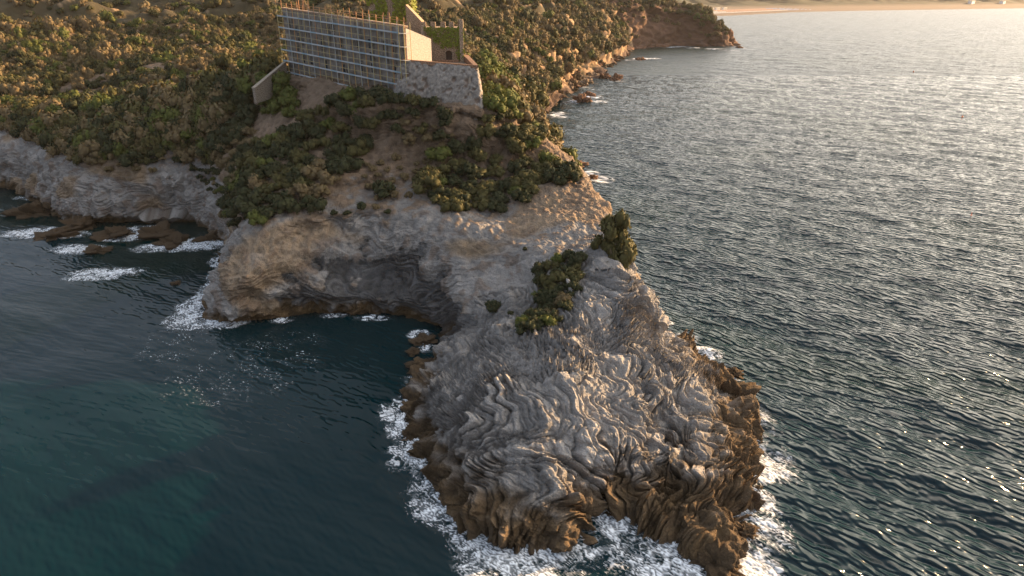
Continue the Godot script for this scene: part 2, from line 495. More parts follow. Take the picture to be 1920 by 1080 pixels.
# Clear evening air: pale along the horizon, blue-grey overhead, with a broad cream glow round the sun.
func evening_sky(sun_dir: Vector3) -> ImageTexture:
	var w := 256
	var h := 128
	var im := Image.create(w, h, false, Image.FORMAT_RGBAF)
	for y in h:
		var up := (0.5 - (y + 0.5) / h) * PI
		for x in w:
			var round_ := (x + 0.5) / w * TAU
			var d := Vector3(sin(round_) * cos(up), sin(up), -cos(round_) * cos(up))
			var t := pow(1.0 - clampf(d.y, 0.0, 1.0), 4.0)
			var c := Color(0.17, 0.21, 0.275).lerp(Color(0.235, 0.25, 0.28), t)
			var a := rad_to_deg(acos(clampf(d.dot(sun_dir), -1.0, 1.0)))
			var glow := exp(-a * a / (2.0 * 34.0 * 34.0)) * (0.55 + 0.45 * t)
			var near := exp(-a / 9.0)
			c += Color(1.0, 0.86, 0.66) * (1.65 * glow + 2.2 * near)
			if d.y < 0.0: c = Color(0.1, 0.1, 0.1)
			c.a = 1.0
			im.set_pixel(x, y, c)
	return ImageTexture.create_from_image(im)


func _ready() -> void:
	rng.seed = 20
	setup_noise()
	var az := deg_to_rad(59.0)       # the sun stands to the right of the view
	var el := deg_to_rad(15.5)
	var cam := Camera3D.new()
	cam.name = "camera"
	cam.fov = 45.75
	cam.far = 9000.0
	cam.near = 0.5
	add_child(cam)
	cam.position = Vector3(0, 45, 0)
	cam.rotation_degrees = Vector3(-23.4, 0, 0)
	cam.current = true
	var sky_look := PanoramaSkyMaterial.new()
	sky_look.panorama = evening_sky(Vector3(sin(az) * cos(el), sin(el), -cos(az) * cos(el)))
	var sky := Sky.new()
	sky.sky_material = sky_look
	var env := Environment.new()
	env.background_mode = Environment.BG_SKY
	env.sky = sky
	env.tonemap_mode = Environment.TONE_MAPPER_LINEAR
	env.tonemap_exposure = 3.3
	env.sdfgi_enabled = true
	env.ssao_enabled = true
	env.ssil_enabled = true
	env.fog_enabled = true
	env.fog_density = 0.00004
	env.fog_light_color = lin(0.9, 0.82, 0.72)
	var world := WorldEnvironment.new()
	world.name = "world_environment"
	world.environment = env
	add_child(world)
	var sun := DirectionalLight3D.new()
	sun.name = "sun"
	sun.light_energy = 1.6
	sun.light_color = lin(1.0, 0.63, 0.30)
	sun.light_angular_distance = 0.6
	sun.shadow_enabled = true
	add_child(sun)
	sun.look_at_from_position(Vector3.ZERO, -Vector3(sin(az) * cos(el), sin(el), -cos(az) * cos(el)), Vector3.UP)
	make_textures()
	build_land()
	build_all()


func build_land() -> void:
	var m := rock_material(0.19, 24.0)
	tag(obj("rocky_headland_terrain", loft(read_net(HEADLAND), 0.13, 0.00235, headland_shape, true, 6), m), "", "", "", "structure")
	tag(obj("coastal_hill_terrain", loft(read_net(COAST_HILL), 1.3, 0.0043, hill_shape, false, 1), m), "", "", "", "structure")
	tag(obj("red_headland_terrain", loft(read_net(RED_HEADLAND), 1.2, 0.0024, red_shape, false, 2), m), "", "", "", "structure")
	var ripple := ripple_image(512, 26, 4)
	var water := sea_meshes()
	tag(obj("sea", water[0], sea_material(ripple, 48.0, 0.12)), "", "", "", "structure")
	tag(obj("distant_sea", water[2], sea_material(ripple, 30.0, 0.3)), "", "", "", "structure")
	tag(obj("sheltered_water", water[1], sea_material(ripple, 4.5, 0.1, 0.19)), "", "", "", "structure")
	print("land ", Time.get_ticks_msec())


# ---------------------------------------------------------------- small mesh helpers
func hexa(p: Array) -> ArrayMesh:
	# p: four bottom corners, then the four above them, both clockwise seen from above
	var st := SurfaceTool.new()
	st.begin(Mesh.PRIMITIVE_TRIANGLES)
	st.set_smooth_group(-1)
	for f in [[0, 1, 5, 4], [1, 2, 6, 5], [2, 3, 7, 6], [3, 0, 4, 7], [4, 5, 6, 7], [3, 2, 1, 0]]:
		for k in [0, 1, 2, 0, 2, 3]:
			st.add_vertex(p[f[k]])
	st.generate_normals()
	return st.commit()


func box_mesh(size: Vector3) -> BoxMesh:
	var b := BoxMesh.new()
	b.size = size
	return b


func tube_mesh(radius: float, length: float, sides := 6, top := -1.0) -> CylinderMesh:
	var c := CylinderMesh.new()
	c.top_radius = radius if top < 0.0 else top
	c.bottom_radius = radius
	c.height = length
	c.radial_segments = sides
	c.rings = 1
	return c


func paint(c: Color, rough := 0.8, metal := 0.0) -> StandardMaterial3D:
	var m := StandardMaterial3D.new()
	m.albedo_color = c
	m.roughness = rough
	m.metallic = metal
	return m


func masonry(c: Color, scale := 0.22, strength := 8.0) -> StandardMaterial3D:
	var m := StandardMaterial3D.new()
	m.albedo_color = c
	m.albedo_texture = stone_texture
	m.roughness = 0.93
	m.metallic_specular = 0.3
	m.uv1_triplanar = true
	m.uv1_world_triplanar = true
	m.uv1_scale = Vector3.ONE * scale
	m.heightmap_enabled = true
	m.heightmap_texture = bump_texture
	m.heightmap_scale = strength
	return m


var stone_texture: NoiseTexture2D
func make_stone() -> void:
	var n := FastNoiseLite.new()
	n.seed = 14
	n.noise_type = FastNoiseLite.TYPE_SIMPLEX
	n.frequency = 0.016
	n.fractal_octaves = 6
	n.fractal_gain = 0.68
	stone_texture = NoiseTexture2D.new()
	stone_texture.width = 1024; stone_texture.height = 1024
	stone_texture.seamless = true
	stone_texture.noise = n
	var g := Gradient.new()
	g.set_color(0, Color(0.42, 0.39, 0.37))
	g.set_color(1, Color(1, 0.98, 0.95))
	g.add_point(0.38, Color(0.66, 0.62, 0.58))
	g.add_point(0.55, Color(0.88, 0.85, 0.82))
	stone_texture.color_ramp = g


func leaf_material(c: Color) -> StandardMaterial3D:
	var m := StandardMaterial3D.new()
	m.albedo_color = c
	m.vertex_color_use_as_albedo = true
	m.roughness = 0.75
	m.metallic_specular = 0.25
	m.backlight_enabled = true
	m.backlight = Color(0.45, 0.45, 0.3)
	return m


func leaf_mesh(points: PackedVector3Array, dirs: PackedVector3Array, size: float, r: RandomNumberGenerator, cores := []) -> ArrayMesh:
	var v := PackedVector3Array()
	var nn := PackedVector3Array()
	var cc := PackedColorArray()
	var ix := PackedInt32Array()
	for i in points.size():
		var n := (dirs[i] + Vector3(r.randfn(), r.randfn(), r.randfn()) * 0.45).normalized()
		var t := n.cross(Vector3(r.randfn(), r.randfn(), r.randfn())).normalized()
		var b := n.cross(t)
		var s := size * r.randf_range(0.6, 1.35)
		var soft := (n + dirs[i]).normalized()
		var tone := r.randf_range(0.65, 1.35)
		var col := Color(tone * r.randf_range(0.92, 1.1), tone, tone * r.randf_range(0.8, 1.1))
		var at := v.size()
		v.append(points[i] + t * s); v.append(points[i] + b * s * 0.6 + n * s * 0.15); v.append(points[i] - t * s); v.append(points[i] - b * s * 0.6 + n * s * 0.15)
		for k in 4:
			nn.append(soft); cc.append(col)
		for k in [0, 2, 1, 0, 3, 2]: ix.append(at + k)
	for core in cores:
		var c: Vector3 = core[0]
		var rad: Vector3 = core[1]
		var at := v.size()
		for y in 6:
			for x in 9:
				var th := PI * y / 5.0
				var ph := TAU * x / 8.0
				var d := Vector3(sin(th) * cos(ph), cos(th), sin(th) * sin(ph))
				v.append(c + d * rad * (1.0 + 0.12 * sin(ph * 3.0 + y * 2.0)))
				nn.append(d)
				cc.append(Color(0.75, 0.75, 0.75))
		for y in 5:
			for x in 8:
				var a := at + y * 9 + x
				for k in [a, a + 9, a + 1, a + 1, a + 9, a + 10]: ix.append(k)
	var arrays := []
	arrays.resize(Mesh.ARRAY_MAX)
	arrays[Mesh.ARRAY_VERTEX] = v
	arrays[Mesh.ARRAY_NORMAL] = nn
	arrays[Mesh.ARRAY_COLOR] = cc
	arrays[Mesh.ARRAY_INDEX] = ix
	var m := ArrayMesh.new()
	m.add_surface_from_arrays(Mesh.PRIMITIVE_TRIANGLES, arrays)
	return m


func crown_mesh(seed_value: int, lobes: int, per_lobe: int, leaf: float, tall := 0.75) -> ArrayMesh:
	# radius 1 and standing on y = 0
	var r := RandomNumberGenerator.new()
	r.seed = seed_value
	var pts := PackedVector3Array()
	var dirs := PackedVector3Array()
	var cores := []
	for i in lobes:
		var a := r.randf() * TAU
		var out := sqrt(r.randf()) * 0.72
		var up := r.randf_range(0.25, 1.0) * (1.0 - 0.55 * out) * tall * 1.15
		var c := Vector3(cos(a) * out, up, sin(a) * out)
		var rad := r.randf_range(0.24, 0.42)
		cores.append([c, Vector3(rad, rad * 0.85, rad) * 0.8])
		for k in per_lobe:
			var d := Vector3(r.randfn(), r.randfn() + 0.5, r.randfn()).normalized()
			pts.append(c + d * rad * r.randf_range(0.75, 1.12))
			dirs.append(d)
	return leaf_mesh(pts, dirs, leaf, r, cores)


func stem_mesh(seed_value: int, height: float) -> ArrayMesh:
	# a short trunk that forks into three bent limbs
	var r := RandomNumberGenerator.new()
	r.seed = seed_value
	var st := SurfaceTool.new()
	st.begin(Mesh.PRIMITIVE_TRIANGLES)
	for i in 3:
		var a := TAU * (i + r.randf() * 0.5) / 3.0
		var knots := [Vector3(0, -0.25, 0), Vector3(0, 0.12 * height, 0), Vector3(cos(a) * 0.18, 0.45 * height, sin(a) * 0.18), Vector3(cos(a) * 0.4, 0.85 * height, sin(a) * 0.4)]
		var radii := [0.10, 0.075, 0.05, 0.02]
		for k in 3:
			for s in 5:
				var a0 := TAU * s / 5.0
				var a1 := TAU * (s + 1) / 5.0
				var p0: Vector3 = knots[k] + Vector3(cos(a0), 0, sin(a0)) * radii[k]
				var p1: Vector3 = knots[k] + Vector3(cos(a1), 0, sin(a1)) * radii[k]
				var p2: Vector3 = knots[k + 1] + Vector3(cos(a1), 0, sin(a1)) * radii[k + 1]
				var p3: Vector3 = knots[k + 1] + Vector3(cos(a0), 0, sin(a0)) * radii[k + 1]
				for p in [p0, p1, p2, p0, p2, p3]: st.add_vertex(p)
	st.generate_normals()
	return st.commit()


func boulder_mesh(seed_value: int, flat := 1.0) -> ArrayMesh:
	var st := SurfaceTool.new()
	st.begin(Mesh.PRIMITIVE_TRIANGLES)
	var off := Vector3(seed_value * 7.3, seed_value * 3.1, 1.7)
	var ny := 26
	var nx := 40
	var pts := []
	for y in ny + 1:
		for x in nx + 1:
			var th := PI * y / ny
			var ph := TAU * (x % nx) / nx
			var d := Vector3(sin(th) * cos(ph), cos(th), sin(th) * sin(ph))
			var f := 1.0 + na.get_noise_3dv(d * 0.9 + off) * 0.6 + nd.get_noise_3dv(d * 2.2 + off) * 0.6 - nr.get_noise_3dv(d * 0.9 + off) * 0.25
			f += 0.16 * (bed(d.dot(Vector3(0.75, 0.35, 0.55)) * 3.4 + na.get_noise_3dv(d * 0.8 + off) * 1.2, 1.0).x - 0.4)
			pts.append(d * f * Vector3(1, flat, 1))
	for y in ny:
		for x in nx:
			var a := y * (nx + 1) + x
			for k in [a, a + nx + 1, a + 1, a + 1, a + nx + 1, a + nx + 2]: st.add_vertex(pts[k])
	st.index()
	st.generate_normals()
	return st.commit()


func ground_y(x: float, z: float, otherwise: float) -> float:
	var key := Vector2i(floori(x), floori(z))
	return ground[key].y if ground.has(key) else otherwise


# ---------------------------------------------------------------- sea foam
const FOAM := [
	-11.89, -65.59, 1.92, 3.6, 1.17, -9.47, -60.61, 2.4, 2.88, 1.3, -7.45, -57.46, 2.64, 2.4, 1.17, -5.62, -51.84, 3.12, 2.4, 1.43, -4.49, -50.03, 2.4, 1.92, 0.91,
	-2.63, -47.32, 2.4, 1.68, 1.43, 0, -46.04, 3.6, 1.92, 1.56, 3.29, -46.04, 3.12, 1.92, 1.43, 5.66, -46.35, 1.92, 1.92, 1.04, 0, -44.21, 4.2, 1.68, 1.04,
	8.52, -50.39, 2.16, 1.68, 1.3, 7.93, -51.84, 1.2, 1.2, 1.43, 11.01, -47.32, 2.88, 2.16, 0.91, 13.99, -48.99, 1.32, 1.92, 1.69, 13.62, -46.04, 3.12, 1.92, 1.17,
	15.07, -44.21, 2.64, 1.68, 1.3, 19.95, -44.5, 2.4, 1.92, 1.56, 24.41, -56.18, 1.8, 1.56, 2.21, 25.27, -61.56, 1.92, 2.64, 1.17, 26.27, -67.76, 2.04, 2.64, 1.17,
	26.26, -75.65, 2.16, 2.88, 1.17, 25.28, -81.26, 2.4, 2.4, 1.04, 23.25, -85.11, 2.64, 1.68, 0.78, 22.38, -51.47, 2.4, 2.88, 1.04, 22.25, -47.98, 2.4, 2.4, 0.91,
	26.07, -57.9, 3, 2.64, 0.78, 27.75, -65.59, 2.16, 2.88, 0.72, -13.45, -67.76, 1.68, 2.88, 0.78, -11.35, -59.69, 1.92, 2.4, 0.72, -7.61, -53.75, 2.4, 1.92, 0.78,
	10.31, -48.99, 2.64, 1.68, 0.91, 11.87, -44.21, 3.12, 1.44, 0.91, 2.26, -43.62, 3.6, 1.2, 0.78, 21.01, -87.06, 1.44, 1.44, 0.65, -48.25, -102.88, 2.88, 4.8, 1.3,
	-49.13, -109.82, 2.64, 3.6, 1.43, -48.71, -96.65, 2.88, 4.08, 1.17, -47.92, -91.92, 3.12, 2.88, 1.3, -43.36, -90.49, 2.88, 1.68, 1.56, -40.93, -91.38, 1.68, 1.2, 0.91,
	-34.34, -91.92, 1.56, 0.84, 1.04, -27.11, -93.39, 1.8, 0.96, 0.78, -20.87, -92.47, 2.4, 0.96, 0.78, -13.37, -87.06, 1.44, 1.08, 1.17, -10.8, -77.68, 0.96, 1.68, 1.17,
	-11.82, -83.53, 0.96, 1.2, 0.91, -11.95, -70.64, 1.44, 2.4, 0.91, -11.51, -75, 0.96, 1.92, 0.91, -70.86, -110.56, 5.04, 2.04, 1.3, -72.28, -108.14, 4.2, 1.44, 0.91,
	-96.57, -131.86, 5.4, 2.88, 1.43, -91.28, -131.19, 4.8, 2.4, 0.91, -77.78, -131.19, 4.32, 3.12, 1.43, -82.59, -122.73, 4.08, 2.16, 1.3, -63.74, -123.92, 6.6, 2.64, 1.43,
	-59.6, -126.37, 4.8, 2.4, 1.3, -68.6, -123.32, 3.6, 2.4, 1.04, -76.77, -134.58, 3, 2.4, 1.04, -52.54, -116.24, 2.16, 2.88, 1.56, -114.35, -157.74, 4.2, 1.68, 0.65,
	-117.22, -168.45, 3.6, 1.44, 0.65, 23.19, -176.53, 3.12, 2.64, 1.3, 20.98, -182.31, 2.4, 2.4, 0.78, 99.72, -532.45, 8, 5, 1.82, 88.87, -519.4, 6, 4, 1.04,
	11.03, -217.24, 2.5, 4, 0.91, 15.62, -198.38, 2, 3, 0.65, 37.54, -329.6, 5, 4, 1.04, 39.68, -315.91, 5, 3, 0.78, 28.86, -315.91, 4, 4, 0.91,
	202.92, -638.69, 7, 4, 1.3, 175.93, -626.26, 8, 4, 1.04, 184.6, -608.47, 9, 3, 0.91, 59.11, -392.73, 3.5, 3, 0.91, 99.1, -638.69, 8, 6, 1.17,
	149.16, -651.6, 9, 4, 1.3, 160.45, -638.69, 6, 3, 1.17, 17.14, -279.28, 5, 8, 0.65, 38.37, -362.78, 4, 8, 0.65, 73.21, -532.45, 6, 10, 0.65,
	-34.13, -77.68, 7.2, 6, 0.24, -36.33, -74.35, 6, 4.8, 0.22, -32.01, -82, 4.8, 6, 0.2, -46.49, -85.11, 4.8, 6, 0.15]

func foam_mesh(cell: float, near: bool) -> ArrayMesh:
	var lace := FastNoiseLite.new()
	lace.seed = 31
	lace.noise_type = FastNoiseLite.TYPE_CELLULAR
	lace.cellular_return_type = FastNoiseLite.RETURN_DISTANCE2_SUB
	lace.frequency = 1.0
	var mask := {}
	var blobs := []
	for i in FOAM.size() / 5:
		blobs.append([FOAM[5 * i], FOAM[5 * i + 1], FOAM[5 * i + 2], FOAM[5 * i + 3], FOAM[5 * i + 4]])
	if near:
		for key in ground:                     # a fringe wherever the rock meets the water
			var p: Vector3 = ground[key]
			if p.y > -0.7 and p.y < 0.5 and p.z > -150.0:
				var amount := 0.42 + 0.75 * na.get_noise_2d(p.x * 0.12 + 70.0, p.z * 0.12)
				if p.x > 3.0: amount += 0.1
				if amount > 0.15: blobs.append([p.x, p.z, 1.5, 1.5, amount])
	for b in blobs:
		if (b[1] > -160.0) != near: continue
		var ext := 1.7
		for gx in range(floori((b[0] - b[2] * ext) / cell), ceili((b[0] + b[2] * ext) / cell) + 1):
			for gz in range(floori((b[1] - b[3] * ext) / cell), ceili((b[1] + b[3] * ext) / cell) + 1):
				var dx: float = (gx * cell - b[0]) / b[2]
				var dz: float = (gz * cell - b[1]) / b[3]
				var v: float = b[4] * maxf(0.0, 1.0 - (dx * dx + dz * dz) * 0.42)
				if v > 0.0:
					var key := Vector2i(gx, gz)
					mask[key] = maxf(mask.get(key, 0.0), v)
	var alpha := {}
	var scale := 1.0 if near else 0.3
	for key in mask:
		var x: float = key.x * cell * scale
		var z: float = key.y * cell * scale
		var wx := x + na.get_noise_2d(x * 0.5, z * 0.5) * 1.1
		var wz := z + nb.get_noise_2d(x * 0.5, z * 0.5) * 1.1
		var web := 1.0 - smoothstep(0.02, 0.2, lace.get_noise_2d(wx * 0.85, wz * 0.85) + 1.0)
		var web2 := 1.0 - smoothstep(0.02, 0.3, lace.get_noise_2d(wx * 2.2 + 9.0, wz * 2.2) + 1.0)
		var drift := nd.get_noise_2d(wx * 0.28, wz * 0.28)
		var m: float = mask[key]
		var body := smoothstep(0.6, 1.25, m + drift * 0.9)
		var a := clampf((web * 0.75 + web2 * 0.5) * smoothstep(0.08, 0.62, m + drift * 0.55) + body * (0.22 + 0.6 * web2 + 0.25 * web), 0.0, 1.0)
		if m < 0.3: a = smoothstep(0.34, 0.46, nd.get_noise_2d(x * 1.9, z * 1.9)) * smoothstep(0.05, 0.4, drift + m) * 0.35
		alpha[key] = a * smoothstep(0.02, 0.3 if m > 0.3 else 0.12, m)
	var v := PackedVector3Array()
	var c := PackedColorArray()
	var ix := PackedInt32Array()
	var at := {}
	for key in alpha:
		if alpha[key] > 0.02:
			var ok := true
			for d in [Vector2i(1, 0), Vector2i(0, 1), Vector2i(1, 1)]:
				if not alpha.has(key + d): ok = false
			if not ok: continue
			for d in [Vector2i(0, 0), Vector2i(1, 0), Vector2i(1, 1), Vector2i(0, 1)]:
				var k: Vector2i = key + d
				if not at.has(k):
					at[k] = v.size()
					v.append(Vector3(k.x * cell, wave_height(k.x * cell, k.y * cell) + 0.05 + 0.06 * alpha[k] * (0.6 + 0.6 * mask[k]), k.y * cell))
					c.append(Color(0.80, 0.82, 0.84, alpha[k]))
			var q := [at[key], at[key + Vector2i(1, 0)], at[key + Vector2i(1, 1)], at[key + Vector2i(0, 1)]]
			for k in [0, 1, 2, 0, 2, 3]: ix.append(q[k])
	var arrays := []
	arrays.resize(Mesh.ARRAY_MAX)
	arrays[Mesh.ARRAY_VERTEX] = v
	arrays[Mesh.ARRAY_COLOR] = c
	arrays[Mesh.ARRAY_INDEX] = ix
	var st := SurfaceTool.new()
	st.create_from_arrays(arrays)
	st.generate_normals()
	print("foam cells ", ix.size() / 6)
	return st.commit()


func build_foam() -> void:
	var m := StandardMaterial3D.new()
	m.vertex_color_use_as_albedo = true
	m.transparency = BaseMaterial3D.TRANSPARENCY_ALPHA
	m.roughness = 0.9
	tag(obj("sea_foam", foam_mesh(0.135, true), m), "white lacy surf foam washing round the headland rocks", "foam", "", "stuff")
	tag(obj("distant_sea_foam", foam_mesh(0.8, false), m), "white surf along the boulder shore of the bay", "foam", "", "stuff")


# ---------------------------------------------------------------- rocks in the water and boulders
const SEA_ROCKS := [
	200.83, -679.02, 9, 1.1, 31.74, -315.91, 3.2, 0.9, 36.41, -333.21, 2.4, 0.7, 57.74, -397.76, 3.4, 0.8, 52.74, -408.19, 3, 0.7, 94.24, -523.68, 3, 0.5,
	18.22, -192.31, 2.6, 0.45, 21.14, -177.09, 1.3, 0.6, 200.56, -638.69, 3, 0.5, 25.74, -69.81, 2.6, 0.9, 26.03, -64.55, 1.2, 0.6, 24.97, -59.69, 1.3, 0.6,
	17.58, -44.21, 2, 0.7, 23.31, -57.03, 1.2, 0.6, 21.04, -47.98, 1.2, 0.6, 28.5, -76.32, 1.1, 0.5, 25.77, -77.68, 1, 0.5, -12.15, -85.11, 1.3, 0.5,
	-11.84, -77.68, 1.6, 0.6, -11.79, -71.84, 1.4, 0.5, -11.36, -63.03, 1, 0.5, -13.46, -82, 0.8, 0.5, -0.24, -47.19, 0.7, 0.9, 3.78, -46.35, 0.6, 0.9,
	9.52, -50.39, 0.8, 0.5, -91.35, -129.55, 3, 0.45, -90.49, -136.34, 3.4, 0.5, -80.48, -131.19, 3.2, 0.4, -71.3, -131.19, 3.4, 0.45, -65.88, -126.37, 2.6, 0.5,
	-59.19, -127.94, 2.8, 0.5, -52.37, -117.05, 1.6, 0.7, -56.59, -105.8, 0.8, 0.4, -79.04, -121.85, 2.2, 0.3, -103.72, -147.77, 3, 0.6, -48.67, -108.61, 1, 0.5,
	-106.62, -145.75, 4, 0.5]

func build_rocks() -> void:
	var wet := rock_material(0.19, 24.0)
	wet.vertex_color_use_as_albedo = false
	wet.albedo_color = lin(0.09, 0.06, 0.034)
	var red := rock_material(0.19, 24.0)
	red.vertex_color_use_as_albedo = false
	red.albedo_color = lin(0.17, 0.09, 0.055)
	var dry := rock_material(0.19, 24.0)
	dry.vertex_color_use_as_albedo = false
	dry.albedo_color = lin(0.27, 0.20, 0.14)
	var shapes := []
	for k in 6: shapes.append(boulder_mesh(k + 2, 1.0))
	var n := SEA_ROCKS.size() / 4
	for i in n:
		var x: float = SEA_ROCKS[4 * i]
		var z: float = SEA_ROCKS[4 * i + 1]
		var r: float = SEA_ROCKS[4 * i + 2]
		var flat: float = SEA_ROCKS[4 * i + 3]
		var o := obj("sea_rock", shapes[i % 6], red if z < -160.0 else wet)
		o.transform = Transform3D(Basis(Vector3.UP, hash1(i) * TAU).scaled(Vector3(r, r * flat, r * (0.7 + 0.5 * hash1(i + 40.0)))), Vector3(x, -0.1 * r * flat, z))
		if i == 0:
			tag(o, "large dark red sea stack off the end of the red headland", "rock")
		elif z < -160.0:
			tag(o, "dark boulder standing in the shallows of the bay", "rock", "rocks in the bay")
		elif x > 15.0:
			tag(o, "brown weed covered rock in surf on the sunlit flank of the headland", "rock", "rocks along the sunlit flank")
		elif z < -110.0 or x < -40.0:
			tag(o, "dark wet reef rock in foam below the shaded cove cliffs", "rock", "reef rocks in the coves")
		else:
			tag(o, "brown wet rock at the foot of the folded headland", "rock", "rocks at the foot of the headland")
	# boulder beach at the foot of the far slope
	var line := [Vector2(13, -205), Vector2(11.5, -237), Vector2(11.5, -272), Vector2(16, -300), Vector2(25, -335), Vector2(45, -400), Vector2(67, -480), Vector2(88, -560), Vector2(100, -612)]
	for i in 230:
		var t := rng.randf() * (line.size() - 1.001)
		var k := int(t)
		var p: Vector2 = line[k].lerp(line[k + 1], t - k)
		var inland := rng.randf_range(-2.0, 11.0)
		var r := pow(rng.randf(), 2.0) * 1.7 + 0.55
		if p.y > -300: r *= 0.75
		var o := obj("shore_boulder", shapes[i % 6], [wet, red, dry][rng.randi() % 3])
		o.transform = Transform3D(Basis(Vector3.UP, rng.randf() * TAU).scaled(Vector3(r, r * rng.randf_range(0.6, 0.95), r * rng.randf_range(0.8, 1.3))), Vector3(p.x - inland, maxf(0.0, inland * 0.32) + 0.1, p.y + rng.randf_range(-3, 3)))
		tag(o, "boulder fallen on the stony shore below the sunlit slope", "rock", "boulders on the stony shore")


